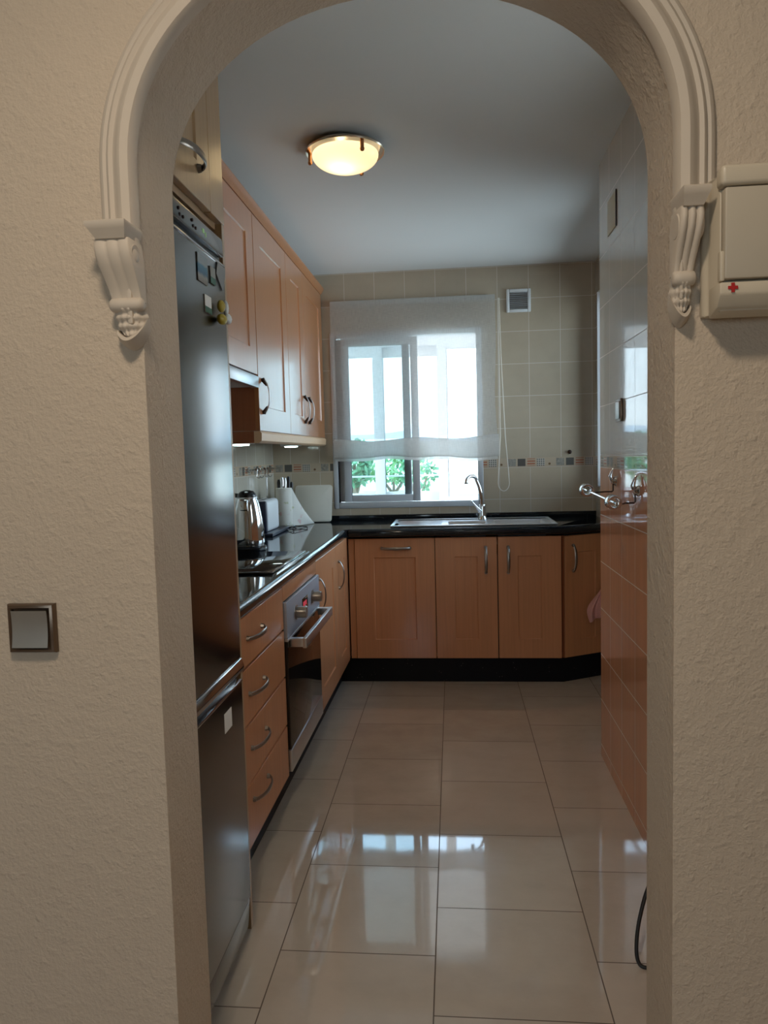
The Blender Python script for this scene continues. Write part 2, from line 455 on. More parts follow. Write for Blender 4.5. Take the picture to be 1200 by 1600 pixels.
struct('wall_front', mb, 'hall', 'cream stucco wall with an arched opening into the kitchen', 'wall', smooth=25)

# plaster moulding round the arch
def moulding():
    prof = [(0, .000), (0, .020), (.004, .027), (.016, .030), (.024, .026), (.029, .018), (.034, .015), (.040, .018), (.0445, .015), (.047, .010), (.052, .012), (.056, .010), (.060, .006), (.062, 0)]
    mb = MB(); zb = 1.768
    path = [(AC - AA, zb, -1, 0)]
    n = 56; p = 2.12
    for i in range(n + 1):
        th = PI * i / n; cx, sz = math.cos(th), math.sin(th)
        x = -math.copysign(abs(cx) ** (2 / p), cx) * AA; z = abs(sz) ** (2 / p) * AB
        nx = math.copysign(abs(x / AA) ** (p - 1), x) / AA; nz = abs(z / AB) ** (p - 1) / AB
        l = math.hypot(nx, nz); path.append((AC + x, AZ + z, nx / l, nz / l))
    path.append((AC + AA, zb, 1, 0))
    rows = [[mb.v((x + nx * (w - .004), YF - d, z + nz * (w - .004))) for w, d in prof] for x, z, nx, nz in path]
    for a, b in zip(rows, rows[1:]):
        for k in range(len(prof) - 1): mb.f([a[k], a[k + 1], b[k + 1], b[k]])
    mb.f(rows[0]); mb.f(rows[-1][::-1])
    return mb
struct('trim_1', moulding(), 'plaster', 'cream plaster moulding following the arch', 'moulding', smooth=35)

def slab(name, x0, x1, y0, y1, z0, z1, mat, label, cat):
    return struct(name, MB().box(x0, x1, y0, y1, z0, z1), mat, label, cat)
slab('floor', -2.3, 2.1, -2.6, 5.15, -.1, 0, 'floor', 'polished beige floor tiles with thin dark joints', 'floor')
slab('ceiling', -1.4, 1.2, YK, 5.15, ZC, ZC + .12, 'ceil', 'white kitchen ceiling', 'ceiling')
slab('ceiling_hall', -2.3, 2.1, -2.6, YK, ZC, ZC + .12, 'ceil', 'white hall ceiling', 'ceiling')
slab('wall_left', XL - .12, XL, YK, 5.15, 0, ZC, 'tile_left', 'beige tiled wall behind the hob and toaster', 'wall')
VY0, VY1, VZ0, VZ1 = 1.70, 2.25, 1.40, 2.15
mb = MB(); mb.box(XR, XR + .12, YK, VY0, 0, ZC); mb.box(XR, XR + .12, VY1, YR, 0, ZC); mb.box(XR, XR + .12, VY0, VY1, 0, VZ0); mb.box(XR, XR + .12, VY0, VY1, VZ1, ZC)
mb.box(XR + .12, XR2 + .3, YR - .12, YR, 0, ZC)
struct('wall_right', mb, 'tile_right', 'glossy tiled wall, grey above and brown below a mosaic border', 'wall')
slab('wall_hall_left', -2.3, -2.2, -2.6, YF, 0, ZC, 'hall', 'cream hall wall', 'wall')
slab('wall_hall_right', 2.0, 2.1, -2.6, YF, 0, ZC, 'hall', 'cream hall wall', 'wall')
mb = MB(); HX0, HX1, HZ0, HZ1 = -1.55, -.45, 1.05, 2.10
mb.box(-2.2, HX0, -2.6, -2.5, 0, ZC); mb.box(HX1, 2.0, -2.6, -2.5, 0, ZC); mb.box(HX0, HX1, -2.6, -2.5, 0, HZ0); mb.box(HX0, HX1, -2.6, -2.5, HZ1, ZC)
struct('wall_hall_rear', mb, 'hall', 'cream rear hall wall with an opening for the added window', 'wall')
# back wall with the window opening
WX0, WX1, WZ0, WZ1 = -.815, .205, 1.035, 2.225
mb = MB()
mb.box(XL, WX0, YB, YB + .15, 0, ZC); mb.box(WX1, XR2 + .3, YB, YB + .15, 0, ZC)
mb.box(WX0, WX1, YB, YB + .15, 0, WZ0); mb.box(WX0, WX1, YB, YB + .15, WZ1, ZC)
struct('wall_back', mb, 'tile_back', 'beige tiled wall with a mosaic border and a window', 'wall')
# far right wall of the recess with its own window
SY0, SY1, SZ0, SZ1 = 3.55, 4.93, 1.15, 2.40
mb = MB()
mb.box(XR2, XR2 + .12, YR, SY0, 0, ZC); mb.box(XR2, XR2 + .12, SY1, YB, 0, ZC)
mb.box(XR2, XR2 + .12, SY0, SY1, 0, SZ0); mb.box(XR2, XR2 + .12, SY0, SY1, SZ1, ZC)
struct('wall_recess', mb, 'tile_left', 'tiled side wall of the recess beside the sink', 'wall')

# ------------------------------------------------------------------ windows
def ring_frame(mb, x0, x1, y0, y1, z0, z1, w, wb=None, bev=.004):
    wb = wb or w
    mb.box(x0, x0 + w, y0, y1, z0, z1, bev); mb.box(x1 - w, x1, y0, y1, z0, z1, bev)
    mb.box(x0 + w, x1 - w, y0, y1, z1 - w, z1, bev); mb.box(x0 + w, x1 - w, y0, y1, z0, z0 + wb, bev)
    return mb
win = struct('window_1', ring_frame(MB(), WX0, WX1, YB - .004, YB + .085, WZ0, WZ1, .034, .040), 'grey_frame', 'sliding kitchen window, its right half slid open', 'window')
def sash(y, x0, x1, st, z0, z1, rb):
    fr = finish(ring_frame(MB(), x0, x1, y, y + .024, z0, z1, st, rb, .003).bm, 'sash', 'grey_frame', win)
    g = finish(MB().box(x0 + st - .004, x1 - st + .004, y + .010, y + .014, z0 + rb - .004, z1 - st + .004).bm, 'pane', 'glass', fr)
sash(YB + .012, -.742, -.222, .050, 1.078, 2.185, .046)
sash(YB + .044, -.778, -.280, .050, 1.078, 2.185, .046)
mb = MB(); ring_frame_s = mb
for (y0, y1) in ((SY0, SY0 + .05), (SY1 - .03, SY1), (4.21, 4.27)): mb.box(XR2 + .085, XR2 + .12, y0, y1, SZ0, SZ1, .004)
mb.box(XR2 + .085, XR2 + .12, SY0, SY1, SZ0, SZ0 + .05, .004); mb.box(XR2 + .085, XR2 + .12, SY0, SY1, SZ1 - .05, SZ1, .004)
mb.box(XR2 - .002, XR2 + .085, SY1 - .010, SY1, SZ0, SZ1); mb.box(XR2 - .002, XR2 + .085, SY0, SY0 + .010, SZ0, SZ1); mb.box(XR2 - .002, XR2 + .085, SY0, SY1, SZ0, SZ0 + .010)
w2 = struct('window_2', mb, 'white_frame', 'bright side window glimpsed in the recess past the tiled wall', 'window')
finish(MB().box(XR2 + .100, XR2 + .104, SY0 + .04, SY1 - .04, SZ0 + .04, SZ1 - .04).bm, 'pane', 'glass', w2)

mb = MB()
for (y0, y1) in ((VY0, VY0 + .04), (VY1 - .04, VY1)): mb.box(XR + .03, XR + .08, y0, y1, VZ0, VZ1, .003)
mb.box(XR + .03, XR + .08, VY0 + .04, VY1 - .04, VZ0, VZ0 + .04, .003); mb.box(XR + .03, XR + .08, VY0 + .04, VY1 - .04, VZ1 - .04, VZ1, .003)
w5 = struct('window_fill_side', mb, 'white_frame', 'unseen frosted window added inside the arch to light the near kitchen', 'window')  # added light opening, no such window known; brightens fridge, floor and near ceiling
finish(MB().box(XR + .052, XR + .056, VY0 + .035, VY1 - .035, VZ0 + .035, VZ1 - .035).bm, 'pane', 'frosted', w5)
w4 = struct('window_fill_rear', ring_frame(MB(), HX0, HX1, -2.58, -2.52, HZ0, HZ1, .05), 'white_frame', 'unseen window added behind the viewer to light the hall', 'window')  # added daylight opening out of view, no such window known
finish(MB().box(HX0 + .04, HX1 - .04, -2.552, -2.548, HZ0 + .04, HZ1 - .04).bm, 'pane', 'glass', w4)
# glazed terrace beyond the window
YO = 6.3
mb = MB()
mb.box(-2.4, 1.6, YO - .06, YO + .06, 2.30, 2.55, .005)
mb.box(-2.4, 1.6, YO - .06, YO + .08, .93, .985, .005)
w3 = struct('window_3', mb, 'white_frame', 'white glazed front of the terrace outside the kitchen window', 'window')
for (x0, x1, z0, z1, dy, tb) in ((-1.40, -.58, .985, 2.30, -.045, .085), (-.655, -.032, .985, 2.30, .005, .090), (-.118, .74, .985, 2.345, -.045, .045)):
    s_ = finish(ring_frame(MB(), x0, x1, YO + dy, YO + dy + .045, z0, z1, .080, tb, .004).bm, 'sash', 'white_frame', w3)
    finish(MB().box(x0 + .07, x1 - .07, YO + dy + .02, YO + dy + .024, z0 + tb - .01, z1 - .07).bm, 'pane', 'glass', s_)
slab('wall_terrace', -2.4, 1.6, YO - .07, YO + .07, 0, .93, 'ext_wall', 'low white wall under the terrace glazing', 'wall')
slab('floor_terrace', -2.4, 1.6, 5.15, YO + .07, -.1, 0, 'terrace', 'terrace floor outside the kitchen window', 'floor')

slab('terrace_shade_roof', -2.4, 1.6, 5.15, YO + .25, 2.62, 2.72, 'ext_wall', 'unseen white roof added to shade the terrace glazing', 'ceiling')  # out of view, put in to dim the sky light on the white frames

# ------------------------------------------------------------------ garden outside
def gz(x, y): return .42 + (y - 7.5) * .062 + .12 * math.sin(x * .7 + y * .31) + .06 * math.sin(x * 2.1 - y * .8)
mb = MB(); mb.grid(lambda a, b: (-14 + 28 * a, 6.9 + 24 * b ** 1.3, gz(-14 + 28 * a, 6.9 + 24 * b ** 1.3)), 60, 50)
struct('ground', mb, 'dry_ground', 'pale dry grass bank outside the window', 'ground')
mb = MB()
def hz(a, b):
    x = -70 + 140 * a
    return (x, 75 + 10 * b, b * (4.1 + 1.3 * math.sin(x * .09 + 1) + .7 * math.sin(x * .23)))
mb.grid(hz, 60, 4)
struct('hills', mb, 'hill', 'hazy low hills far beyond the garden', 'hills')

def bush(label, x, y, rx, rz, n, mat, leaf=.07):
    z0 = gz(x, y)
    r = Root('garden_bush', label, 'bush', (x, y, z0), group=None)
    mb = MB(); rnd = random.Random(int(x * 977 + y * 31))
    for i in range(n):
        a = rnd.uniform(0, 2 * PI); u = rnd.uniform(-1, 1); q = rnd.uniform(.35, 1) ** .5
        lob = 1 + .25 * math.sin(3 * a + x) * math.cos(2.5 * u)
        c = Vector((x + rx * q * lob * math.cos(a) * math.sqrt(1 - u * u), y + rx * q * lob * math.sin(a) * math.sqrt(1 - u * u), z0 + .12 + rz * (.5 + .5 * u * q)))
        e1 = Vector((rnd.uniform(-1, 1), rnd.uniform(-1, 1), rnd.uniform(-1, 1))).normalized(); e2 = e1.orthogonal().normalized()
        s = leaf * rnd.uniform(.6, 1.2)
        mb.f([mb.v(c - e1 * s), mb.v(c + e2 * s * .5), mb.v(c + e1 * s), mb.v(c - e2 * s * .5)])
    r.part('foliage', mb, mat)
    mb = MB()
    for k in range(4):
        a = k * 1.6; mb.tube([(x, y, z0 - .06), (x + rx * .3 * math.cos(a), y + rx * .3 * math.sin(a), z0 + rz * .35), (x + rx * .55 * math.cos(a), y + rx * .55 * math.sin(a), z0 + rz * .7)], [.03, .02, .01], 6)
    r.part('stem', mb, 'bark')
bush('tall dark green bush seen through the left pane under the blind', -1.50, 11.2, .30, .80, 520, 'leaf2')
bush('mid green bush behind the fence seen between the white terrace posts', -1.05, 13.0, .60, .55, 480, 'leaf')
bush('thin pale green bush seen just right of the window sash', -.50, 10.6, .28, .78, 230, 'leaf2', .06)
bush('low bright green bush seen low down beside the tap spout', .10, 8.4, .15, .24, 420, 'leaf', .04)
r = Root('garden_fence', 'thin grey wire fence crossing the pale bank outside the window', 'fence', (-1.6, 9.4, gz(-1.6, 9.4)))
mb = MB()
for zz in (1.12, .86): mb.tube([(-4, 9.4, zz), (3, 9.4, zz)], .011, 6)
r.part('rail', mb, 'fence')
for px in (-3.2, -1.62, -.02, 1.6):
    r.part('post', MB().tube([(px, 9.4, gz(px, 9.4) - .1), (px, 9.4, 1.16)], .016, 8), 'fence')

# ------------------------------------------------------------------ left run of base units (drawn along y, fronts at x=0, turned slightly)
LF = T((-.662, 2.2, 0)) @ RZ(-.0078)
def ly(Y): return Y - 2.2
DZ0, DZ1 = .158, .893
TH = .02
def ldoor(r, y0, y1, z0, z1, s=.11, name='door', mat='beech', plainfront=False):
    mb = MB(T((-TH, y0, z0)) @ LEFT)
    if plainfront: mb.box(0, y1 - y0, -TH, 0, 0, z1 - z0, .0015, 1)
    else: mb.shaker(y1 - y0, z1 - z0, TH, s)
    return r.part(name, mb, mat)
def lhandle(r, door, yc, zc, L=.16, vert=True, mats=('pewter',), mi_foot=None, x=0., out=.028):
    mb = MB(T((x, yc, zc)) @ LEFT); mb.bow(L, out, vert, w=.017, mi_foot=mi_foot)
    return r.part('handle', mb, list(mats), door)
DEP = -.56
# drawers
r = Root('drawer_unit', 'beech base unit with four drawers between the fridge and the oven', 'drawer unit', (DEP / 2, ly(2.41), 0), LF)
r.part('carcass', MB().box(DEP, -TH - .002, ly(2.075), ly(2.735), .13, .905), 'carcass')
zs = [(.741, .905), (.556, .737), (.365, .552), (.160, .361)]
zh = [.828, .648, .470, .300]
for (a, b), h in zip(zs, zh):
    d = ldoor(r, ly(2.078), ly(2.733), a + .001, b - .003, name='drawer', plainfront=True)
    mbx = MB().box(-TH, -.0015, ly(2.079), ly(2.732), b - .0035, b - .0018)
    lhandle(r, d, ly(2.335), h, .185, False)
# oven and its housing
r = Root('oven', 'built-in steel and black glass oven with a bar handle under the hob', 'oven', (DEP / 2, ly(3.07), .16), LF)
OY0, OY1 = ly(2.742), ly(3.400)
r.part('casing', MB().box(DEP, -.004, OY0, OY1, .165, .845), 'carcass')
pan = r.part('control_panel', MB().box(-.004, .012, OY0, OY1, .700, .842, .002), 'oven_panel')
for yc in (ly(2.905), ly(3.235)):
    mb = MB(); mb.lathe([(.0, .012), (.030, .012), (.030, .016), (.024, .017), (.023, .052), (.021, .055), (0, .055)], (0, yc, .770), 28, 'x')
    r.part('knob', mb, 'pewter', pan)
mb = MB().box(.012, .0135, ly(3.02), ly(3.13), .745, .800, .0005)
dsp = r.part('display', mb, 'black_gloss', pan, label='dark display with a small red glow')
mb = MB()
for k, w in enumerate((.010, .006, .010)): mb.box(.0135, .0142, ly(3.035) + k * .024, ly(3.035) + k * .024 + w + .006, .764, .784)
r.part('red_digits', mb, 'led_red', pan)
dr = r.part('door', MB().box(-.004, .010, OY0 + .002, OY1 - .002, .262, .690, .003), 'oven_glass')
r.part('lower_trim', MB().box(-.004, .012, OY0, OY1, .172, .258, .002), 'steel')
mb = MB(); mb.box(-.001, .013, OY0, OY1, .688, .699, .0015)
r.part('upper_trim', mb, 'steel')
mb = MB(); mb.box(.062, .078, ly(2.775), ly(3.37), .655, .695, .003)
mb.box(.012, .064, ly(2.775), ly(2.80), .660, .694, .002); mb.box(.012, .064, ly(3.345), ly(3.37), .660, .694, .002)
r.part('handle', mb, 'alu', dr)
r = Root('oven_housing_panel', 'plain beech fascia strip between the oven and the black worktop', 'cabinet panel', (-.01, ly(3.07), .848), LF)
r.part('fascia', MB().box(-TH, 0, ly(2.737), ly(3.403), .847, .905, .0015), 'beech')
# corner cabinet with two doors
r = Root('base_cabinet', 'beech base cabinet with two doors between the oven and the corner', 'cabinet', (DEP / 2, ly(3.9), .13), LF)
r.part('carcass', MB().box(DEP, -TH - .002, ly(3.404), ly(4.985), .153, .905), 'carcass')
d = ldoor(r, ly(3.406), ly(3.962), DZ0, .905, .10); lhandle(r, d, ly(3.458), .735)
d = ldoor(r, ly(3.966), ly(4.358), DZ0, .905, .10); lhandle(r, d, ly(4.035), .735)
r.part('filler_strip', MB().box(-TH, -.004, ly(4.360), ly(4.41), DZ0, .905), 'beech')
# kickboard
single('plinth', 'black kickboard under the drawers, oven and left cabinets', 'plinth', MB().box(-.09, -.068, ly(2.075), ly(4.43), 0, .128), 'kick', (-.08, ly(3.2), 0), LF)

# ------------------------------------------------------------------ back run of base units
YD = 4.392
def bdoor(r, x0, x1, z0=DZ0, z1=DZ1, s=.115, name='door'):
    return r.part(name, MB(T((x0, YD + TH, z0))).shaker(x1 - x0, z1 - z0, TH, s), 'beech')
def bhandle(r, d, x, z, vert=True, L=.165):
    mb = MB(T((x, YD, z))); mb.bow(L, .028, vert, w=.019); return r.part('handle', mb, 'pewter', d)
r = Root('dishwasher', 'built-in dishwasher behind a beech door with a horizontal handle', 'dishwasher', (-.36, 4.7, .13))
r.part('tub', MB().box(-.600, -.122, YD + TH + .002, 4.978, .153, .895), 'carcass')
d = bdoor(r, -.603, -.119); bhandle(r, d, -.352, .834, False, .18)
r.part('corner_filler', MB().box(-.640, -.606, YD + .004, YD + TH, DZ0, DZ1), 'beech')
r = Root('sink_cabinet', 'beech double-door cabinet under the sink', 'cabinet', (.25, 4.7, .13))
r.part('carcass', MB().box(-.115, .628, YD + TH + .002, 4.978, .153, .780), 'carcass')
d = bdoor(r, -.115, .252); bhandle(r, d, .186, .755)
d = bdoor(r, .258, .628); bhandle(r, d, .318, .755)
# angled end cabinet
ang = math.atan2(.165, .305); Lw = math.hypot(.165, .305)
F3 = T((.636, YD, 0)) @ RZ(ang)
r = Root('corner_cabinet', 'narrow angled beech cabinet right of the sink cabinet', 'cabinet', (.15, .2, .13), F3)
r.part('carcass', MB(F3.inverted()).prism([(.650, YD + .030), (.930, YD + .181), (.930, 4.978), (.650, 4.978)], 2, .153, .895), 'carcass')
r.part('end_strip', MB().box(.006, .013, .003, TH, DZ0, DZ1), 'reddish')
d = r.part('door', MB(T((.016, TH, DZ0))).shaker(.325, DZ1 - DZ0 - .003, TH, .10), 'beech')
mb = MB(T((.075, 0, .755))); mb.bow(.165, .028, True, w=.019); r.part('handle', mb, 'pewter', d)
mb = MB(); mb.prism([(-.722, YD + .045), (.645, YD + .045), (.94, YD + .205), (.94, YD + .225), (.639, YD + .065), (-.722, YD + .065)], 2, 0, .150)
single('plinth', 'black kickboard with an angled end under the dishwasher and sink doors', 'plinth', mb, 'kick', (.1, YD + .05, 0))

# ------------------------------------------------------------------ worktops
def bull(mb, pts, z0, z1, out):
    """rounded front edge swept along plan points; out = outward plan normals"""
    rows = []
    for (x, y), (nx, ny) in zip(pts, out):
        row = []
        for k in range(9):
            a = -PI / 2 + PI * k / 8
            row.append(mb.v((x + nx * math.cos(a) * .02, y + ny * math.cos(a) * .02, (z0 + z1) / 2 + math.sin(a) * (z1 - z0) / 2)))
        rows.append(row)
    for a, b in zip(rows, rows[1:]):
        for k in range(8): mb.f([a[k], a[k + 1], b[k + 1], b[k]])
    mb.f(rows[0]); mb.f(rows[-1][::-1])
CZ0 = .907; ZR = ZT + .001
r = Root('worktop', 'black granite worktop along the left wall with the hob set in it', 'worktop', (-.93, 3.3, CZ0))
XE = -.643
mb = MB()
mb.prism([(XL + .002, 2.075), (XE - .02, 2.075), (XE - .02, 4.330), (XL + .002, 4.970)], 2, CZ0, ZT)
bull(mb, [(XE - .02, 2.075), (XE - .02, 4.332)], CZ0, ZT, [(1, 0), (1, 0)])
r.part('slab', mb, 'granite')
r.part('upstand', MB().box(XL + .001, XL + .019, 2.075, 4.940, ZT, ZT + .034, .002), 'granite')
r = Root('worktop', 'black granite worktop along the window wall holding the sink', 'worktop', (.1, 4.7, CZ0))
YE = 4.372
SX0, SX1, SYA, SYB = -.365, .595, 4.445, 4.845
mb = MB()
# slab around the sink cut-out
mb.prism([(XE - .02, 4.332), (XE + .02, YE), (SX0, YE), (SX0, 4.998), (XL + .002, 4.998), (XL + .002, 4.972)], 2, CZ0, ZT)
mb.box(SX0, SX1, YE, SYA, CZ0, ZT); mb.box(SX0, SX1, SYB, 4.998, CZ0, ZT)
mb.prism([(SX1, YE), (.645, YE), (.943, YE + .160), (.943, 4.998), (SX1, 4.998)], 2, CZ0, ZT)
n2 = Vector((math.sin(ang), -math.cos(ang))); nm = (Vector((0, -1)) + n2).normalized()
bull(mb, [(XE + .012, YE), (.645, YE), (.943, YE + .160)], CZ0, ZT, [(0, -1), tuple(nm), tuple(n2)])
r.part('slab', mb, 'granite')
mb = MB().box(-1.21, .943, 4.980, 4.999, ZT, ZT + .034, .002)
r.part('upstand', mb, 'granite')

# hob
r = Root('hob', 'black glass ceramic hob in the worktop above the oven', 'hob', (-.93, 3.06, ZR))
r.part('glass_top', MB().box(-1.19, -.705, 2.735, 3.375, ZR, ZT + .004, .001), 'black_gloss')
r.part('edge_trim', MB().box(-.704, -.694, 2.735, 3.375, ZR, ZT + .007, .002).box(-.683, -.677, 2.735, 3.375, ZR, ZT + .003), 'chrome')
r.part('end_trim', MB().box(-1.19, -.69, 2.722, 2.734, ZR, ZT + .010, .003), 'black_plastic')

# sink
r = Root('sink', 'stainless steel sink with drainer and two bowls set in the black worktop', 'sink', (.11, 4.65, ZR))
mb = MB(); zt = ZT + .004; zr = ZT + .012
bowls = [(-.035, .205, 4.470, 4.735, .10), (.255, .560, 4.470, 4.800, .15)]
xs = [-.385, -.365, -.035, .205, .255, .560, .595, .615]
# rim: raised edge, deck pieces around bowls
mb.box(-.385, .615, 4.425, 4.445, ZR, zr, .004); mb.box(-.385, .615, 4.845, 4.865, ZR, zr, .004)
mb.box(-.385, -.365, 4.445, 4.845, ZR, zr, .004); mb.box(.595, .615, 4.445, 4.845, ZR, zr, .004)
def deck(x0, x1, y0, y1): mb.f([mb.v((x0, y0, zt)), mb.v((x1, y0, zt)), mb.v((x1, y1, zt)), mb.v((x0, y1, zt))])
deck(-.366, .596, 4.444, 4.470); deck(-.366, -.035, 4.470, 4.846)
deck(-.035, .205, 4.735, 4.846); deck(.205, .255, 4.470, 4.846); deck(.255, .560, 4.800, 4.846); deck(.560, .596, 4.470, 4.846)
rim = r.part('rim', mb, 'steel')
mb = MB()
for k in range(9): mb.box(-.345, -.075, 4.485 + k * .036, 4.497 + k * .036, zt - .001, zt + .004, .002, 1)
r.part('drainer_ribs', mb, 'steel')
for (x0, x1, y0, y1, dp) in bowls:
    mb = MB(); m_ = .018
    def rr(i, z): return [mb.v(p) for p in ((x0 + i, y0 + i, z), (x1 - i, y0 + i, z), (x1 - i, y1 - i, z), (x0 + i, y1 - i, z))]
    R = [rr(0, zt), rr(.004, zt - .006), rr(m_, zt - dp), rr(m_ + .02, zt - dp - .006)]
    for a, b in zip(R, R[1:]):
        for k in range(4): mb.f([a[k], a[(k + 1) % 4], b[(k + 1) % 4], b[k]])
    mb.f(R[-1])
    b_ = r.part('bowl', mb, 'steel')
    r.part('drain', MB().lathe([(0, zt - dp - .005), (.035, zt - dp - .005), (.03, zt - dp - .002), (0, zt - dp - .003)], ((x0 + x1) / 2, (y0 + y1) / 2, 0), 20), 'chrome', b_)

# tap
tx, ty, tz = .186, 4.80, zt + .001
r = Root('kitchen_tap', 'chrome swan-neck mixer tap standing on the sink in front of the window', 'tap', (tx, ty, tz))
mb = MB(); mb.lathe([(0, 0), (.030, 0), (.030, .006), (.026, .012), (.025, .03), (.022, .05), (.023, .085), (.020, .10), (0, .10)], (tx, ty, tz), 24)
body = r.part('body', mb, 'chrome')
pts = []
for i in range(17):
    u = i / 16
    pts.append((tx - .005 - .012 * u ** 2 - .018 * u ** 3.5, ty - .01 * u, tz + .09 + .165 * u))
c0 = pts[-1]
for i in range(1, 13):
    a = PI * .93 * i / 12
    pts.append((c0[0] - .033 * (1 - math.cos(a)), c0[1] - .035 * (1 - math.cos(a)), c0[2] + .030 * math.sin(a)))
e = pts[-1]; pts.append((e[0] - .002, e[1] - .002, e[2] - .016))
rad = [.0155 - .0045 * min(1, i / 16) for i in range(len(pts))]
r.part('spout', MB().tube(pts, rad, 14), 'chrome')
p = pts[-1]; r.part('aerator', MB().tube([p, (p[0], p[1], p[2] - .008)], .013, 14), 'pewter')
mb = MB(); mb.tube([(tx - .012, ty - .01, tz + .055), (tx - .038, ty - .018, tz + .085), (tx - .066, ty - .026, tz + .118)], [.016, .008, .006], 12)
mb.lathe([(0, -.008), (.006, -.006), (.008, 0), (.006, .006), (0, .008)], (tx - .067, ty - .026, tz + .120), 12)
r.part('lever', mb, 'chrome')

# ------------------------------------------------------------------ upper cabinets (fronts at x = XU)
XU = -.862
UL = T((XU, 0, 0))
def udoor(r, y0, y1, z0, z1, s=.11):
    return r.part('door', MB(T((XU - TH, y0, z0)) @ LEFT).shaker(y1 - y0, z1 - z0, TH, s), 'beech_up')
def uhandle(r, d, y, z):
    mb = MB(T((XU, y, z)) @ LEFT); mb.bow(.165, .030, True, mi=0, mi_foot=1, w=.010)
    for s in (-1, 1):
        mb.tube([(0, -.003, s * .078), (0, -.016, s * .058), (0, -.022, s * .046)], [.011, .007, .003], 8, True, 1)
    r.part('handle', mb, ['alu', 'handle_dark'], d, label='dark-ended silver bow handle')
UZ0, UZ1 = 1.522, 2.478
r = Root('hood_cabinet', 'shorter beech wall cabinet above the cooker hood', 'cabinet', (-1.05, 3.0, 1.77))
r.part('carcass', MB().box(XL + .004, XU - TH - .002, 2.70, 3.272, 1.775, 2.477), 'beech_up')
udoor(r, 2.702, 3.270, 1.770, UZ1)
r = Root('cooker_hood', 'slim telescopic cooker hood with a silver front strip', 'cooker hood', (-1.05, 3.0, 1.70))
r.part('body', MB().box(XL + .004, XU - .03, 2.71, 3.266, 1.716, 1.772), 'white_plastic')
r.part('front_strip', MB().box(XU - .03, XU + .004, 2.705, 3.270, 1.712, 1.764, .004), 'alu')
r = Root('wall_cabinet', 'wide single-door beech wall cabinet beside the cooker hood', 'cabinet', (-1.05, 3.6, UZ0))
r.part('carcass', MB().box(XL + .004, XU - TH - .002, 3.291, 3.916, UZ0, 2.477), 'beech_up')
r.part('side_panel', MB().box(XL + .004, XU - TH, 3.275, 3.290, UZ0, 2.477), 'reddish', label='reddish brown side panel')
d = udoor(r, 3.277, 3.916, UZ0, UZ1); uhandle(r, d, 3.335, 1.680)
r = Root('wall_cabinet', 'two-door beech wall cabinet next to the window', 'cabinet', (-1.05, 4.45, UZ0))
r.part('carcass', MB().box(XL + .004, XU - TH - .002, 3.920, 4.985, UZ0, 2.477), 'beech_up')
d = udoor(r, 3.920, 4.360, UZ0, UZ1); uhandle(r, d, 4.300, 1.675)
d = udoor(r, 4.364, 4.985, UZ0, UZ1); uhandle(r, d, 4.425, 1.675)
single('cabinet_crown_rail', 'pale beech crown rail along the top of the wall cabinets', 'cabinet trim',
       MB().prism([(XU - .12, 2.480), (XU + .002, 2.480), (XU + .006, 2.488), (XU + .022, 2.512), (XU + .022, 2.520), (XU - .12, 2.520)], 1, 2.10, 4.990), 'beech_up', (XU, 3.5, 2.48))
mb = MB().prism([(XU - .03, UZ0 - .002), (XU - .002, UZ0 - .002), (XU + .006, UZ0 - .012), (XU + .004, UZ0 - .045), (XU - .010, UZ0 - .056), (XU - .03, UZ0 - .056)], 1, 3.278, 4.985)
lr = Root('cabinet_light_rail', 'pale rail under the wall cabinets hiding the small lights', 'cabinet trim', (XU, 4.1, UZ0 - .056))
lr.part('rail', mb, 'beech_edge')
lr.part('return', MB().box(XL + .006, XU - .031, 3.278, 3.296, UZ0 - .056, UZ0 - .002), 'reddish')
for (x, y, lab) in ((-1.02, 3.50, 'small lit spotlight under the wide wall cabinet near the fridge'), (-1.02, 4.62, 'small lit spotlight under the two-door wall cabinet near the window')):
    r = Root('cabinet_spotlight', lab, 'light', (x, y, UZ0 - .02), group='small spotlights under the wall cabinets')
    r.part('housing', MB().prism([(x - .06, UZ0 - .001), (x - .06, UZ0 - .055), (x + .06, UZ0 - .055), (x + .06, UZ0 - .001)], 1, y - .05, y + .05, .006), 'white_plastic')
    r.part('lens', MB().lathe([(0, UZ0 - .0555), (.042, UZ0 - .0555), (.040, UZ0 - .062), (0, UZ0 - .064)], (x, y, 0), 24), 'puck_glow')

# ------------------------------------------------------------------ fridge and housing
FX = -.597; FY0, FY1 = 1.368, 1.968
r = Root('fridge_freezer', 'tall brushed steel fridge-freezer with magnets on its upper door', 'fridge', (-.9, 1.668, 0))
r.part('cabinet', MB().box(-1.20, FX - .062, FY0 + .004, FY1 - .004, .03, 1.975, .004), 'pewter')
def fdoor(name, z0, z1, bev=.012, x1=FX):
    return r.part(name, MB().box(FX - .055, x1, FY0, FY1, z0, z1, bev, 4), 'fridge')
pnl = r.part('control_panel', MB().prism([(FX - .058, 1.935), (FX - .002, 1.935), (FX - .004, 1.980), (FX - .008, 1.985), (FX - .058, 1.986)], 1, FY0, FY1, .003), 'fridge')
for (y, z) in ((1.646, 1.962), (1.652, 1.950), (1.672, 1.950), (1.733, 1.962), (1.739, 1.950), (1.757, 1.950)):
    r.part('button', MB().lathe([(0, FX - .010), (.0042, FX - .010), (.0042, FX - .001), (.003, FX), (0, FX)], (0, y, z), 10, 'x'), 'handle_dark', pnl)
mb = MB()
for (y, z, a, b) in ((1.808, 1.960, .003, .010), (1.8145, 1.960, .003, .010), (1.828, 1.955, .0022, .012)): mb.box(FX - .006, FX - .0018, y, y + a, z - b / 2, z + b / 2)
r.part('green_display', mb, 'led_green', pnl)
r.part('gap_seal', MB().box(FX - .06, FX - .014, FY0 + .002, FY1 - .002, 1.914, 1.934), 'black_plastic')
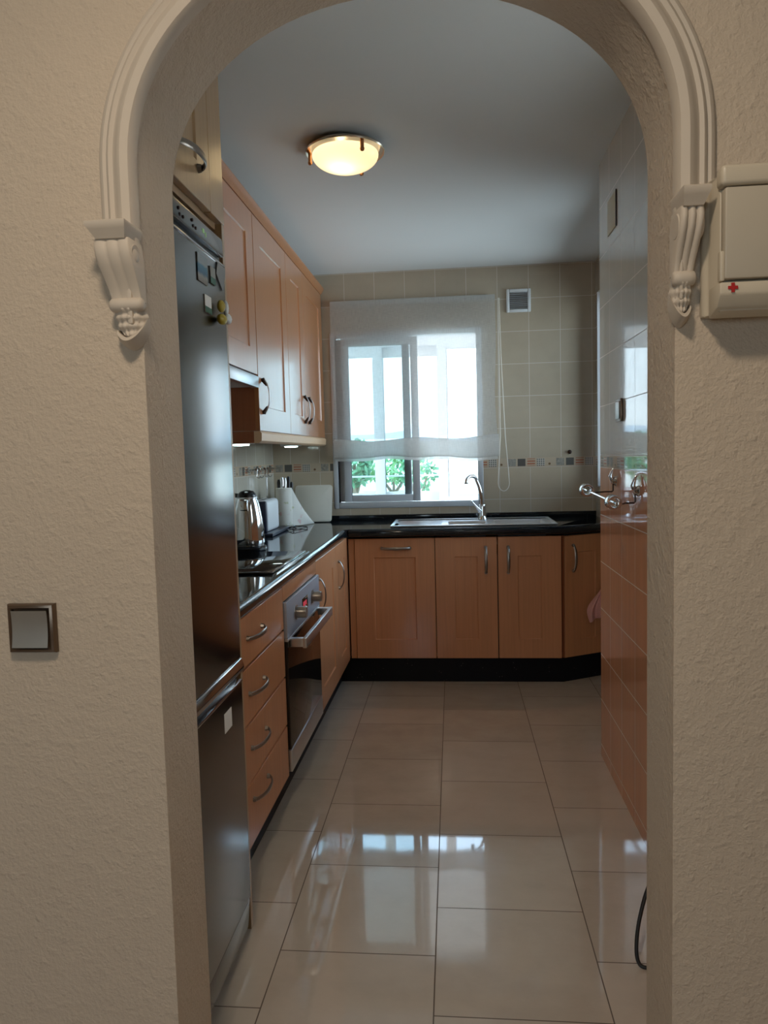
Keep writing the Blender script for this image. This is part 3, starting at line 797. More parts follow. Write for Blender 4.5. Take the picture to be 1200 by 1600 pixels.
up = fdoor('upper_door', .842, 1.913, .010)
r.part('chrome_edge', MB().box(FX - .03, FX + .001, FY0 + .002, FY1 - .002, 1.905, 1.9145, .003), 'chrome_dark', up)
mb = MB().prism([(FX - .05, .800), (FX - .006, .806), (FX + .006, .812), (FX + .008, .826), (FX + .001, .846), (FX - .05, .846)], 1, FY0, FY1, .003)
r.part('grip_strip', mb, 'chrome_dark', up)
r.part('grip_recess', MB().box(FX - .058, FX - .016, FY0 + .002, FY1 - .002, .782, .806), 'black_plastic')
lo = fdoor('lower_door', .150, .786, .008)
r.part('chrome_edge', MB().box(FX - .04, FX + .0015, FY0 + .002, FY1 - .002, .779, .787, .003), 'chrome_dark', lo)
mb = MB().prism([(FX - .06, .028), (FX - .030, .028), (FX - .012, .060), (FX - .004, .146), (FX - .06, .146)], 1, FY0 + .002, FY1 - .002, .003)
r.part('base_grille', mb, 'fridge')
for y in (FY0 + .05, FY1 - .05):
    r.part('foot', MB().lathe([(0, 0), (.02, 0), (.018, .03), (0, .03)], (FX - .09, y, 0), 14), 'black_plastic')
    r.part('foot', MB().lathe([(0, 0), (.02, 0), (.018, .03), (0, .03)], (-1.14, y, 0), 14), 'black_plastic')
r.part('paper_sticker', MB().box(FX, FX + .0008, 1.797, 1.858, .693, .744), 'paper', lo, label='small pale paper sticker')

r = Root('fridge_housing', 'pale oak cabinet above the fridge reaching to the ceiling, with its side panel', 'cabinet', (-.93, 1.7, 2.05))
HX = -.622
r.part('carcass', MB().box(XL + .004, HX - TH - .002, 1.350, 2.040, 2.046, ZC - .004), 'oak')
d = r.part('door', MB(T((HX - TH, 1.352, 2.050)) @ LEFT).shaker(.596, .560, TH, .095), 'oak')
mb = MB(T((HX, 1.775, 2.128)) @ LEFT); mb.bow(.185, .034, False, w=.022, th=.008); r.part('handle', mb, 'pewter', d)
r.part('filler', MB().box(HX - TH, HX, 1.950, 2.062, 2.048, ZC - .004, .001, 1), 'oak')
r.part('side_panel', MB().box(XL + .004, HX - .002, 2.042, 2.062, .0, 2.047), 'oak')
r.part('bottom_shelf', MB().box(XL + .004, HX - TH, 1.352, 2.040, 2.030, 2.045), 'oak')

# things stuck on the fridge door
def flat(name, label, cat, quad, mats, th=.0016, group=None):
    cy = sum(q[0] for q in quad) / len(quad); cz = sum(q[1] for q in quad) / len(quad)
    mb = MB(); mb.prism(quad, 0, FX + .0005, FX + .0005 + th)
    return single(name, label, cat, mb, mats, (FX, cy, cz), group=group)
flat('postcard', 'blue seaside postcard stuck near the top of the fridge door', 'postcard', [(1.745, 1.893), (1.744, 1.827), (1.815, 1.827), (1.815, 1.893)], 'postcard')
r = Root('fridge_card', 'narrow pale card with a green lower edge beside the postcard', 'card', (FX, 1.858, 1.862))
r.part('sheet', MB().box(FX + .0005, FX + .002, 1.838, 1.878, 1.841, 1.883), plain('grey_card', (.30, .31, .29), .5))
r.part('green_band', MB().box(FX + .002, FX + .0024, 1.838, 1.878, 1.841, 1.857), 'green_print')
flat('fridge_tag', 'grey pointed tag stuck at the far top corner of the fridge door', 'tag', [(1.903, 1.908), (1.886, 1.875), (1.936, 1.841), (1.962, 1.890), (1.962, 1.905)], plain('grey_tag', (.26, .27, .27), .4))
r = Root('fridge_note', 'small white paper note with a green foot, lowest of the papers on the fridge', 'note', (FX, 1.811, 1.78))
r.part('sheet', MB().box(FX + .0005, FX + .002, 1.787, 1.836, 1.760, 1.803), 'paper')
r.part('green_band', MB().box(FX + .002, FX + .0024, 1.787, 1.836, 1.760, 1.775), 'green_print')
r = Root('fridge_magnet', 'lumpy yellow and white figure magnet on the fridge under the papers', 'magnet', (FX, 1.90, 1.77))
mb = MB()
def blob(c, rx, ry, rz):
    mb.lathe([(0.0001, -1), (.5, -.86), (.86, -.5), (1, 0), (.86, .5), (.5, .86), (.0001, 1)], (0, 0, 0), 14)
    vs = list(mb.bm.verts)[-7 * 14:]
    for v in vs: v.co = Vector((c[0] + v.co.x * rx, c[1] + v.co.y * ry, c[2] + v.co.z * rz))
blob((FX + .012, 1.885, 1.758), .012, .026, .014); blob((FX + .013, 1.880, 1.790), .010, .018, .016)
r.part('figure', mb, 'yellow')
mb = MB(); blob((FX + .018, 1.915, 1.764), .010, .020, .014); blob((FX + .014, 1.915, 1.792), .008, .009, .020)
r.part('white_detail', mb, 'white_plastic')

# ------------------------------------------------------------------ on the left worktop
kx, ky = -.985, 3.45; kz = ZR
r = Root('kettle', 'polished steel jug kettle with a black lid on the left worktop beside the fridge', 'kettle', (kx, ky, kz))
r.part('base', MB().lathe([(0, 0), (.082, 0), (.085, .006), (.084, .018), (.073, .024), (.071, .032), (0, .032)], (kx, ky, kz), 40), 'black_plastic')
prof = [(0, .033), (.074, .033), (.076, .040), (.076, .06), (.074, .10), (.069, .15), (.062, .19), (.054, .228), (.046, .252), (.044, .256), (0, .256)]
r.part('body', MB().lathe(prof, (kx, ky, kz), 48), 'chrome')
lid = r.part('lid', MB().lathe([(0, .256), (.047, .256), (.047, .264), (.043, .274), (.030, .285), (.012, .290), (0, .290)], (kx, ky, kz), 32), 'black_plastic')
r.part('lid_ring', MB().lathe([(.0455, .250), (.0485, .252), (.0485, .257), (.0455, .258)], (kx, ky, kz), 32), 'alu', lid)
pts = [(kx - .045, ky + .03, kz + .262)] + [(kx - .045 - .085 * math.sin(a), ky + .03 + .03 * math.sin(a), kz + .155 + .115 * math.cos(a)) for a in [PI * i / 10 for i in range(1, 10)]] + [(kx - .070, ky + .03, kz + .035)]
r.part('handle', MB().tube(pts, .011, 10), 'black_plastic')
r.part('spout', MB().prism([(ky - .075, kz + .200), (ky - .062, kz + .246), (ky - .04, kz + .25), (ky - .05, kz + .19)], 0, kx - .018, kx + .018, .004), 'chrome')

tx0, tx1, ty0, ty1 = -1.185, -1.045, 4.04, 4.34
r = Root('toaster', 'white toaster with a navy end cap on the left worktop behind the kettle', 'toaster', (-1.115, 4.19, ZR))
r.part('crumb_base', MB().box(tx0 - .004, tx1 + .035, ty0 - .015, ty1 + .09, ZR, ZT + .020, .005), 'navy')
r.part('body', MB().box(tx0, tx1, ty0 + .028, ty1, ZT + .021, ZT + .203, .022, 5), 'white_plastic')
e_ = r.part('end_cap', MB().box(tx0 + .002, tx1 - .002, ty0, ty0 + .030, ZT + .021, ZT + .198, .010, 3), 'navy')
r.part('lever', MB().box(-1.13, -1.09, ty0 - .022, ty0, ZT + .125, ZT + .140, .004), 'navy', e_)
mb = MB(); mb.box(-1.150, -1.128, ty0 + .06, ty1 - .035, ZT + .200, ZT + .2045); mb.box(-1.102, -1.080, ty0 + .06, ty1 - .035, ZT + .200, ZT + .2045)
r.part('slots', mb, 'black_plastic')

rx, ry = -1.066, 4.57
r = Root('kitchen_roll', 'standing paper kitchen roll with one sheet pulled down to the worktop', 'kitchen roll', (rx, ry, ZR))
r.part('stand', MB().lathe([(0, 0), (.070, 0), (.072, .006), (.068, .012), (0, .013)], (rx, ry, ZR), 36), 'chrome')
r.part('pole', MB().tube([(rx, ry, ZT + .012), (rx, ry, ZT + .262)], .006, 10), 'chrome')
r.part('roll', MB().lathe([(.020, .014), (.049, .014), (.0505, .018), (.0505, .244), (.049, .248), (.020, .248)], (rx, ry, ZR), 44), 'roll')
mb = MB()
P0 = Vector((rx + .0500, ry + .008, ZT + .246)); P1 = Vector((rx + .0500, ry + .008, ZT + .008)); P2 = Vector((rx + .147, ry + .215, ZT + .004))
def sheetf(a, b):
    top = P0.lerp(P2, a); bot = P1.lerp(P2 + Vector((.002, 0, 0)), a)
    p = top.lerp(bot, b); p.x += .012 * math.sin(a * PI) * math.sin(b * PI) ; p.y -= .01 * math.sin(a * PI); p.z -= .014 * math.sin(a * PI) * (1 - b)
    return p
mb.grid(sheetf, 20, 12)
r.part('loose_sheet', mb, 'roll')

bx, by = -1.115, 4.83
r = Root('knife_block', 'dark wooden knife block standing in the corner behind the kitchen roll', 'knife block', (bx, by, ZR))
r.part('block', MB().prism([(by - .065, ZR), (by + .055, ZR), (by + .075, ZT + .19), (by - .04, ZT + .215)], 0, bx - .052, bx + .042, .004), 'dark_wood')
for i, (dx, dy, hh, mat, lab) in enumerate(((-.045, -.005, .095, 'knife_black', 'black-handled knife at the wall end of the knife block'), (-.020, -.015, .110, 'alu', 'steel-handled knife with a slim grip beside the black one in the block'),
                                  (-.002, -.010, .105, 'alu', 'second steel-handled knife, nearer the middle of the block'), (.022, -.005, .115, 'knife_black', 'tallest black-handled knife at the window end of the block'), (.034, .030, .085, 'knife_black', 'short black-handled knife behind the tallest one'))):
    zk = ZT + .20 - max(0, dy) * .25
    rk = Root('knife', lab, 'knife', (bx + dx, by + dy, zk), group='knives in the block')
    rk.part('handle', MB().tube([(bx + dx, by + dy, zk + .012), (bx + dx, by + dy + .003, zk + .04), (bx + dx, by + dy + .008, zk + hh * .8), (bx + dx, by + dy + .010, zk + hh)], [.009, .0075, .0095, .006], 10, flat=(1.25, .75)), mat)
    rk.part('bolster', MB().box(bx + dx - .006, bx + dx + .006, by + dy - .007, by + dy + .007, zk - .006, zk + .014, .002), 'alu')

# cutting board leaning on the back wall
tilt = math.atan2(.09, .245)
FB = T((-.945, 4.862, ZT + .0062)) @ Matrix.Rotation(-tilt, 4, 'X')
mb = MB(); w_, h_, c_ = .127, .258, .018
pl = []
for cx, cz, a0 in ((w_ - c_, c_, -90), (w_ - c_, h_ - c_, 0), (-w_ + c_, h_ - c_, 90), (-w_ + c_, c_, 180)):
    for k in range(6):
        a = math.radians(a0 + 90 * k / 5); pl.append((cx + c_ * math.cos(a), cz + c_ * math.sin(a)))
mb.prism(pl, 1, 0, .012, .002)
single('cutting_board', 'pale translucent cutting board leaning against the wall left of the window', 'cutting board', mb, 'board', (0, 0, 0), FB)

# wire trivet
mb = MB(); 
loop = [(-1.03, 4.44), (-.96, 4.30), (-.945, 4.305), (-.90, 4.46), (-.91, 4.49), (-1.0, 4.56)]
mb.tube([(x, y, ZT + .010) for x, y in loop], .0028, 8, closed=True)
for (x, y) in ((-1.03, 4.44), (-.953, 4.302), (-.905, 4.475), (-1.0, 4.56)): mb.tube([(x, y, ZR), (x, y, ZT + .010)], .003, 8)
mb.tube([(-.995, 4.37, ZT + .010), (-.94, 4.515, ZT + .010)], .0024, 8)
single('wire_trivet', 'small black wire trivet lying in front of the kitchen roll', 'trivet', mb, 'handle_dark', (-.96, 4.42, ZR))

# utensil rail on the left wall
r = Root('utensil_rail', 'chrome utensil rail on the tiled wall behind the toaster', 'rail', (XL, 4.7, 1.32))
r.part('bar', MB().tube([(XL + .035, 4.30, 1.325), (XL + .035, 4.955, 1.325)], .007, 12), 'chrome')
for y in (4.34, 4.92): r.part('bracket', MB().tube([(XL + .0005, y, 1.325), (XL + .006, y, 1.325), (XL + .007, y, 1.325), (XL + .036, y, 1.325)], [.016, .016, .008, .008], 12), 'chrome')
hook_src = None
for i, y in enumerate((4.40, 4.47, 4.60, 4.68)):
    lab = ('curled chrome hook on the utensil rail nearest the cooker hood', 'curled chrome hook, second along the utensil rail', 'chrome hook on the utensil rail carrying the spatula', 'curled chrome hook on the utensil rail nearest the corner')[i]
    if hook_src is None:
        mb = MB(); pts = [(.010 * math.cos(a), 0, .010 * math.sin(a)) for a in [math.radians(x) for x in range(200, -50, -25)]]
        pts += [(.008, 0, -.02), (.004, 0, -.036)] + [(.004 + .013 * (1 - math.cos(a)), 0, -.036 - .013 * math.sin(a)) for a in [PI * k / 8 for k in range(1, 9)]]
        mb.tube(pts, .003, 8)
        hook_src = single('rail_hook', lab, 'hook', mb, 'chrome', (0, 0, 0), group='hooks on the utensil rail'); o = hook_src
    else:
        o = hook_src.copy(); COL.objects.link(o); o['label'] = lab
    o.location = (XL + .035, y, 1.325)
sx, sy = XL + .050, 4.60
r = Root('spatula', 'steel spatula hanging from the utensil rail above the toaster', 'spatula', (sx, sy, 1.27))
r.part('handle', MB().tube([(sx, sy, 1.278), (sx, sy, 1.20), (sx, sy, 1.15)], [.004, .005, .004], 10), 'steel')
r.part('blade', MB().prism([(sy - .008, 1.155), (sy + .008, 1.155), (sy + .036, 1.12), (sy + .036, 1.03), (sy - .036, 1.03), (sy - .036, 1.12)], 0, sx - .001, sx + .001), 'pewter')

# ------------------------------------------------------------------ window blind, cord, vent, wall hook
BX0, BX1, BZ1 = -.797, .294, 2.425
r = Root('roman_blind', 'sheer off-white roman blind hanging over the upper part of the window', 'blind', (-.25, 4.95, BZ1))
r.part('headrail', MB().box(BX0, BX1, 4.955, 4.995, BZ1 - .030, BZ1, .004), 'sheer2')
def fab(a, b):
    x = BX0 + (BX1 - BX0) * a; z = BZ1 - .002 - (BZ1 - 1.50) * b
    pinch = .012 * b * math.sin(b * 7) * (1 if a > .5 else -.6) * (abs(a - .5) * 2) ** 3
    return (x + pinch, 4.951 + .006 * math.sin(a * 9 + 1) * b + .004 * math.sin(b * 11 + a * 3), z + .006 * math.sin(a * PI) * b)
r.part('fabric', MB().grid(fab, 40, 40), 'sheer')
def fold(a, b):
    x = BX0 + .004 + (BX1 + .008 - BX0) * a
    zt_ = 1.508 - .018 * math.sin(a * 2 * PI) ** 2 + .012 * (a > .5) * (a - .5)
    zb_ = 1.378 - .010 * math.sin(a * 3 * PI) ** 2 + .010 * math.sin(a * 5)
    th = b * 2 * PI
    zc_, hh = (zt_ + zb_) / 2, (zt_ - zb_) / 2
    return (x, 4.935 - .018 * math.sin(th) - .008 * math.sin(a * 14) * .5, zc_ + hh * math.cos(th))
r.part('gathered_fold', MB().grid(fold, 48, 20), 'sheer2')
def hem(a, b):
    x = BX0 + .012 + (BX1 - .006 - BX0) * a
    return (x, 4.940 + .004 * math.sin(a * 17), 1.385 - .010 * math.sin(a * 3 * PI) ** 2 + .010 * math.sin(a * 5) - .026 * b)
r.part('hem', MB().grid(hem, 48, 3), 'sheer2')
pts = [(.316, 4.958, 2.40), (.317, 4.955, 1.9), (.318, 4.950, 1.5), (.302, 4.950, 1.24)]
pts += [(.336 + .037 * -math.cos(a), 4.950, 1.19 - .055 * math.sin(a)) for a in [PI * k / 10 for k in range(0, 11)]]
pts += [(.368, 4.950, 1.26), (.350, 4.953, 1.5), (.330, 4.956, 2.0), (.322, 4.958, 2.40)]
single('blind_cord', 'thin white pull cord looping down beside the blind', 'cord', MB().tube(pts, .0028, 6), 'cord', (.33, 4.95, 2.4))
r = Root('wall_vent', 'square white louvred vent high on the tiled wall right of the blind', 'vent', (.451, YB, 2.383))
vx0, vx1, vz0, vz1 = .372, .530, 2.308, 2.458
r.part('frame', ring_frame(MB(), vx0, vx1, YB - .014, YB - .0005, vz0, vz1, .020), 'white_plastic')
r.part('backing', MB().box(vx0 + .018, vx1 - .018, YB - .004, YB - .001, vz0 + .018, vz1 - .018), 'pewter')
mb = MB()
for k in range(9):
    z = vz0 + .024 + k * .0125; mb.prism([(YB - .012, z), (YB - .010, z), (YB - .004, z + .009), (YB - .006, z + .009)], 0, vx0 + .018, vx1 - .018)
r.part('louvres', mb, 'alu')
single('wall_hook', 'tiny dark knob hook on the tiles above the mosaic border', 'hook', MB().lathe([(0, YB - .0005), (.014, YB - .0005), (.014, YB - .006), (.007, YB - .010), (.009, YB - .022), (0, YB - .026)], (.775, 0, 1.383), 16, 'y'), 'handle_dark', (.775, YB, 1.383))

# ------------------------------------------------------------------ right wall fittings
def wall_plate(name, label, y0, y1, z0, z1, d):
    r = Root(name, label, 'outlet' if name == 'wall_socket' else 'cover plate', (XR, (y0 + y1) / 2, z0))
    return r
r = wall_plate('socket_cover', 'cream square cover plate high on the glossy tiled wall', 2.99, 3.14, 2.265, 2.405, .01)
r.part('plate', MB().box(XR - .004, XR - .0005, 3.016, 3.165, 2.262, 2.400, .002), plain('cream_plate', (.62, .57, .40), .4))
r.part('edge', MB().box(XR - .0045, XR - .0005, 3.008, 3.0155, 2.262, 2.400, .001), 'handle_dark')
r = wall_plate('wall_socket', 'bronze-framed switch plate on the glossy tiled wall at head height', 2.90, 3.0, 1.5, 1.59, .03)
r.part('frame', MB().box(XR - .010, XR - .0005, 2.905, 2.995, 1.502, 1.590, .003), 'bronze_frame')
r.part('rocker', MB().box(XR - .014, XR - .0102, 2.916, 2.984, 1.512, 1.580, .003), 'rocker')
# chrome roll holder
r = Root('roll_holder', 'empty chrome kitchen roll holder with two ring ends on the glossy tiled wall', 'rail', (XR, 2.75, 1.24))
bar0, bar1 = Vector((.524, 2.97, 1.238)), Vector((.540, 2.555, 1.217))
dirv = (bar1 - bar0).normalized()
r.part('bar', MB().tube([bar0 - dirv * .015, bar1 + dirv * .055], .0045, 10), 'chrome')
e = bar1 + dirv * .062; mb = MB(); mb.lathe([(.0001, -.009), (.006, -.007), (.009, 0), (.006, .007), (.0001, .009)], tuple(e), 14); r.part('end_ball', mb, 'chrome')
for c, ym in ((bar0, 3.03), (bar1, 2.67)):
    mb = MB(); q = Vector(c)
    ax = dirv; n1 = Vector((0, 0, 1)); n1 = (n1 - n1.dot(ax) * ax).normalized(); n3 = ax.cross(n1)
    rings = []
    for (rr_, s_) in ((.017, -.025), (.0235, -.025), (.025, -.021), (.025, .021), (.0235, .025), (.017, .025), (.0155, .021), (.0155, -.021)):
        rings.append([mb.v(q + ax * s_ + n1 * rr_ * math.cos(2 * PI * k / 28) + n3 * rr_ * math.sin(2 * PI * k / 28)) for k in range(28)])
    for i in range(8):
        a, b = rings[i], rings[(i + 1) % 8]
        for k in range(28): mb.f([a[k], a[(k + 1) % 28], b[(k + 1) % 28], b[k]])
    r.part('ring_end', mb, 'chrome')
    br = r.part('bracket', MB().tube([c + Vector((.015, .0, -.012)), (XR - .045, ym, c.z - .012), (XR - .016, ym, c.z - .012), (XR - .012, ym, c.z - .008), (XR - .012, ym, c.z + .045)], .0030, 8), 'handle_dark')
    mb = MB(); mb.lathe([(0, -.0005), (.020, -.0005), (.018, -.006), (.009, -.012), (.007, -.018), (0, -.019)], (XR, ym, c.z + .03), 20, 'x')
    mb.tube([(XR - .012, ym, c.z + .02), (XR - .020, ym, c.z + .05), (XR - .010, ym, c.z + .085)], [.006, .009, .003], 10)
    r.part('suction_hook', mb, 'chrome', br)
# pink towel on a small hook on the angled cabinet
hx, hy, hz_ = .845, 4.470, .60
hk = Vector((.872, 4.500, .532))
single('door_hook', 'small metal hook holding the pink cloth on the angled cabinet door', 'hook',
       MB().tube([hk + Vector((-.004, .010, 0)), hk + Vector((.006, -.006, -.004)), hk + Vector((.012, -.016, .004)), hk + Vector((.012, -.018, .014))], .003, 8), 'chrome', tuple(hk))
mb = MB()
def towel(a, b):
    # a across the bunch, b down
    top = Vector((.884, 4.478, .545))
    wd = .022 + .055 * math.sin(min(1, b * 1.5) * PI * .5) - .030 * max(0, b - .6)
    x = top.x - .028 * math.sin(b * PI * .9) + (a - .55) * wd * 1.25 - .030 * b * (1 - a)
    y = top.y - .022 - .020 * math.sin(b * PI) + .020 * math.sin(a * 12 + b * 3.5)
    z = top.z + .035 * math.sin(a * PI) * (1 - b) ** 2 - b * (.185 - .050 * a)
    return (x, y, z)
mb.grid(towel, 28, 26)
bmesh.ops.solidify(mb.bm, geom=list(mb.bm.faces), thickness=.004)
single('pink_cloth', 'crumpled pink cloth hanging on the angled cabinet door', 'cloth', mb, 'pink', (.87, 4.47, .54), smooth=80)
# black cable on the floor
pts = [(.498, 2.02, .150), (.482, 1.985, .105), (.470, 1.955, .055), (.470, 1.935, .016), (.485, 1.925, .0055), (.53, 1.92, .0052), (.60, 1.93, .0052), (.640, 1.95, .0052)]
def smooth_path(p, n=6):
    p = [Vector(q) for q in p]; out = []
    for i in range(len(p) - 1):
        a, b, c, d = p[max(i - 1, 0)], p[i], p[i + 1], p[min(i + 2, len(p) - 1)]
        for k in range(n):
            s = k / n; out.append(.5 * ((2 * b) + (c - a) * s + (2 * a - 5 * b + 4 * c - d) * s * s + (3 * b - a - 3 * c + d) * s ** 3))
    return out + [p[-1]]
pts = [(.645, 2.06, .30), (.60, 2.055, .27), (.53, 2.03, .19), (.490, 1.99, .11), (.472, 1.955, .050), (.474, 1.938, .014), (.495, 1.930, .0058), (.55, 1.935, .0055), (.63, 1.96, .0055)]
single('power_cable', 'black cable loop touching the floor by the arch on the right', 'cable', MB().tube(smooth_path(pts), .0052, 10), 'rubber', (.55, 1.95, 0))

# ------------------------------------------------------------------ ceiling lamp
cx, cy = -.396, 2.965
r = Root('ceiling_lamp', 'round flush ceiling lamp with a frosted glass bowl and copper clips', 'lamp', (cx, cy, ZC))
r.part('plate', MB().lathe([(0, -.028), (.145, -.030), (.153, -.034), (.156, -.030), (.150, -.022), (.06, -.018), (.055, -.0005), (0, -.0005)], (cx, cy, ZC), 56), 'brass_plate')
prof = [(.1285, -.037), (.130, -.041)] + [(.130 * math.cos(a), -.041 - .062 * math.sin(a)) for a in [PI / 2 * k / 12 for k in range(1, 12)]] + [(.0005, -.103)]
mb = MB(); seg = 56; rings = []
for rr_, h in prof: rings.append([mb.v((cx + rr_ * math.cos(2 * PI * k / seg), cy + rr_ * math.sin(2 * PI * k / seg), ZC + h)) for k in range(seg)])
for a, b in zip(rings, rings[1:]):
    for k in range(seg): mb.f([a[k], a[(k + 1) % seg], b[(k + 1) % seg], b[k]])
r.part('glass_bowl', mb, 'lamp_glass', smooth=80)
for adeg in (185, 305 - 240 + 5, 305):
    a = math.radians(adeg); ux, uy = math.cos(a), math.sin(a)
    mb = MB(); R0 = .139
    mb.tube([(cx + ux * R0, cy + uy * R0, ZC - .030), (cx + ux * R0, cy + uy * R0, ZC - .060)], .0075, 12)
    mb.lathe([(.0001, -.010), (.007, -.007), (.0095, 0), (.007, .007), (.0001, .010)], (cx + ux * R0, cy + uy * R0, ZC - .066), 14)
    r.part('clip', mb, 'copper')

# ------------------------------------------------------------------ hall: corbels, fuse box, switch
def corbel(sign, label):
    X = (lambda x: x) if sign > 0 else (lambda x: .3335 + (-.4905 - x) * .6)
    r = Root('plaster_corbel', label, 'corbel', (X(-.515), YF, 1.60))
    # backing strip
    def bx_(mb, x0, x1, *a): 
        x0, x1 = sorted((X(x0), X(x1))); return mb.box(x0, x1, *a)
    mb = MB(); bx_(mb, -.5035, -.4955, YF - .022, YF - .0005, 1.618, 1.768, .003); bx_(mb, -.512, -.503, YF - .028, YF - .0005, 1.618, 1.768, .003)
    r.part('backing', mb, 'plaster')
    # abacus with sloping underside
    mb = MB()
    lo = [(-.555, 0), (-.4905, 0), (-.4905, -.062), (-.555, -.062)]
    def ring(ins, z): return [mb.v((X(-.557 + ins), YF - .0005, z)), mb.v((X(-.4925 - ins * .5), YF - .0005, z)), mb.v((X(-.4925 - ins * .5), YF - .066 + ins, z)), mb.v((X(-.557 + ins), YF - .066 + ins, z))]
    R = [ring(.012, 1.745), ring(.004, 1.758), ring(0, 1.764), ring(0, 1.769), ring(.003, 1.771)]
    mb.f(R[0]); mb.f(R[-1])
    for a, b in zip(R, R[1:]):
        for k in range(4): mb.f([a[k], a[(k + 1) % 4], b[(k + 1) % 4], b[k]])
    r.part('abacus', mb, 'plaster')
    # scroll body
    tab = [(1.747, .0275, .050), (1.735, .0285, .055), (1.720, .0285, .054), (1.705, .0275, .047), (1.690, .0262, .038), (1.675, .0250, .030), (1.663, .0242, .025), (1.655, .0238, .024)]
    mb = MB(); N = 24; rows = []
    for z, hw, d in tab:
        xc = -.522 + (1.747 - z) * .09
        row = [mb.v((X(xc - hw), YF - .0005, z))]
        for k in range(N + 1):
            u = k / N * 2 - 1
            fl = abs(math.sin((u + 1) * PI * 1.5)) ** .7
            row.append(mb.v((X(xc + u * hw), YF - d * ((.95 + .05 * fl) if sign > 0 else (.90 + .10 * fl)), z)))
        row.append(mb.v((X(xc + hw), YF - .0005, z))); rows.append(row)
    for a, b in zip(rows, rows[1:]):
        for k in range(len(a) - 1): mb.f([a[k], a[k + 1], b[k + 1], b[k]])
    mb.f(rows[0]); mb.f(rows[-1][::-1])
    r.part('scroll', mb, 'plaster', smooth=60)
    # volute discs on the sides at the top
    for xx in (-.522 - .0255, -.522 + .0290):
        r.part('volute', MB().lathe([(0, -.002), (.017, -.002), (.0185, 0), (.017, .002), (.011, .001), (.008, .003), (0, .004)], (X(xx), YF - .030, 1.722), 24, 'x'), 'plaster')
    # roll
    xc = -.5135
    mb = MB(); mb.tube([(X(xc - .0275), YF - .022, 1.649), (X(xc - .024), YF - .022, 1.649), (X(xc - .008), YF - .022, 1.649), (X(xc + .008), YF - .022, 1.649), (X(xc + .024), YF - .022, 1.649), (X(xc + .0275), YF - .022, 1.649)], [.007, .0105, .0115, .0115, .0105, .007], 16)
    r.part('roll', mb, 'plaster', smooth=60)
    # acanthus leaf
    mb = MB()
    def leaf(a, b):
        u = a * 2 - 1; w = .0225 * (1 - b ** 3.2) ** .5 + .004
        lobes = 1 + .06 * math.cos(b * 20)
        d = .024 * (1 - u * u) ** .45 * (1 - .30 * b) + .0035 * abs(math.sin(u * 7.5 + b * 2)) + .0025 * math.sin(b * 22) * (1 - u * u) + .003
        return (X(xc + .004 * b + u * w * lobes), YF - d, 1.645 - .046 * b)
    mb.grid(leaf, 18, 18)
    r.part('leaf', mb, 'plaster', smooth=60)
    # curved bracket foot
    mb = MB(); rows = []
    for i in range(15):
        s = i / 14; x = xc - .022 + .050 * s
        zc_ = 1.606 - .016 * math.sin(s * PI) ** .8 + .016 * s ** 3
        rows.append([mb.v((X(x), YF - .0005, zc_ + .007)), mb.v((X(x), YF - .014 - .014 * math.sin(s * PI), zc_ + .006)), mb.v((X(x), YF - .018 - .014 * math.sin(s * PI), zc_)), mb.v((X(x), YF - .010, zc_ - .010)), mb.v((X(x), YF - .0005, zc_ - .012))])
    for a, b in zip(rows, rows[1:]):
        for k in range(4): mb.f([a[k], a[k + 1], b[k + 1], b[k]])
    mb.f(rows[0]); mb.f(rows[-1][::-1])
    r.part('foot', mb, 'plaster', smooth=60)
corbel(1, 'cream plaster scroll corbel under the arch on the light switch side')
corbel(-1, 'cream plaster scroll corbel under the arch beside the fuse box')

r = Root('fuse_box', 'cream plastic fuse box with a small red cross on the hall wall', 'fuse box', (.52, YF, 1.58))
bx0, bx1 = .381, .70
r.part('housing', MB().prism([(bx0 - .004, YF - .0005), (bx0 - .004, YF - .014), (bx0 + .003, YF - .020), (bx0 + .005, YF - .060), (bx1, YF - .060), (bx1, YF - .0005)], 2, 1.592, 1.785, .004), 'cream_plastic')
r.part('top_cap', MB().box(bx0, bx1 + .002, YF - .082, YF - .056, 1.762, 1.790, .006, 3), 'cream_plastic')
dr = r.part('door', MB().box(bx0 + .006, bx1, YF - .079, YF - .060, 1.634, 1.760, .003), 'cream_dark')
r.part('finger_tab', MB().box(bx0 + .0015, bx0 + .008, YF - .074, YF - .062, 1.632, 1.674, .002), 'cream_plastic', dr)
r.part('lower_panel', MB().prism([(YF - .077, 1.630), (YF - .078, 1.613), (YF - .064, 1.596), (YF - .030, 1.586), (YF - .030, 1.630)], 0, bx0, bx1, .003), 'cream_plastic')
mb = MB(); cxr, czr = bx0 + .0175, 1.6215
mb.box(cxr - .0022, cxr + .0022, YF - .0795, YF - .0765, czr - .0066, czr + .0066); mb.box(cxr - .0066, cxr + .0066, YF - .0794, YF - .0766, czr - .0022, czr + .0022)
r.part('red_cross', mb, 'red')

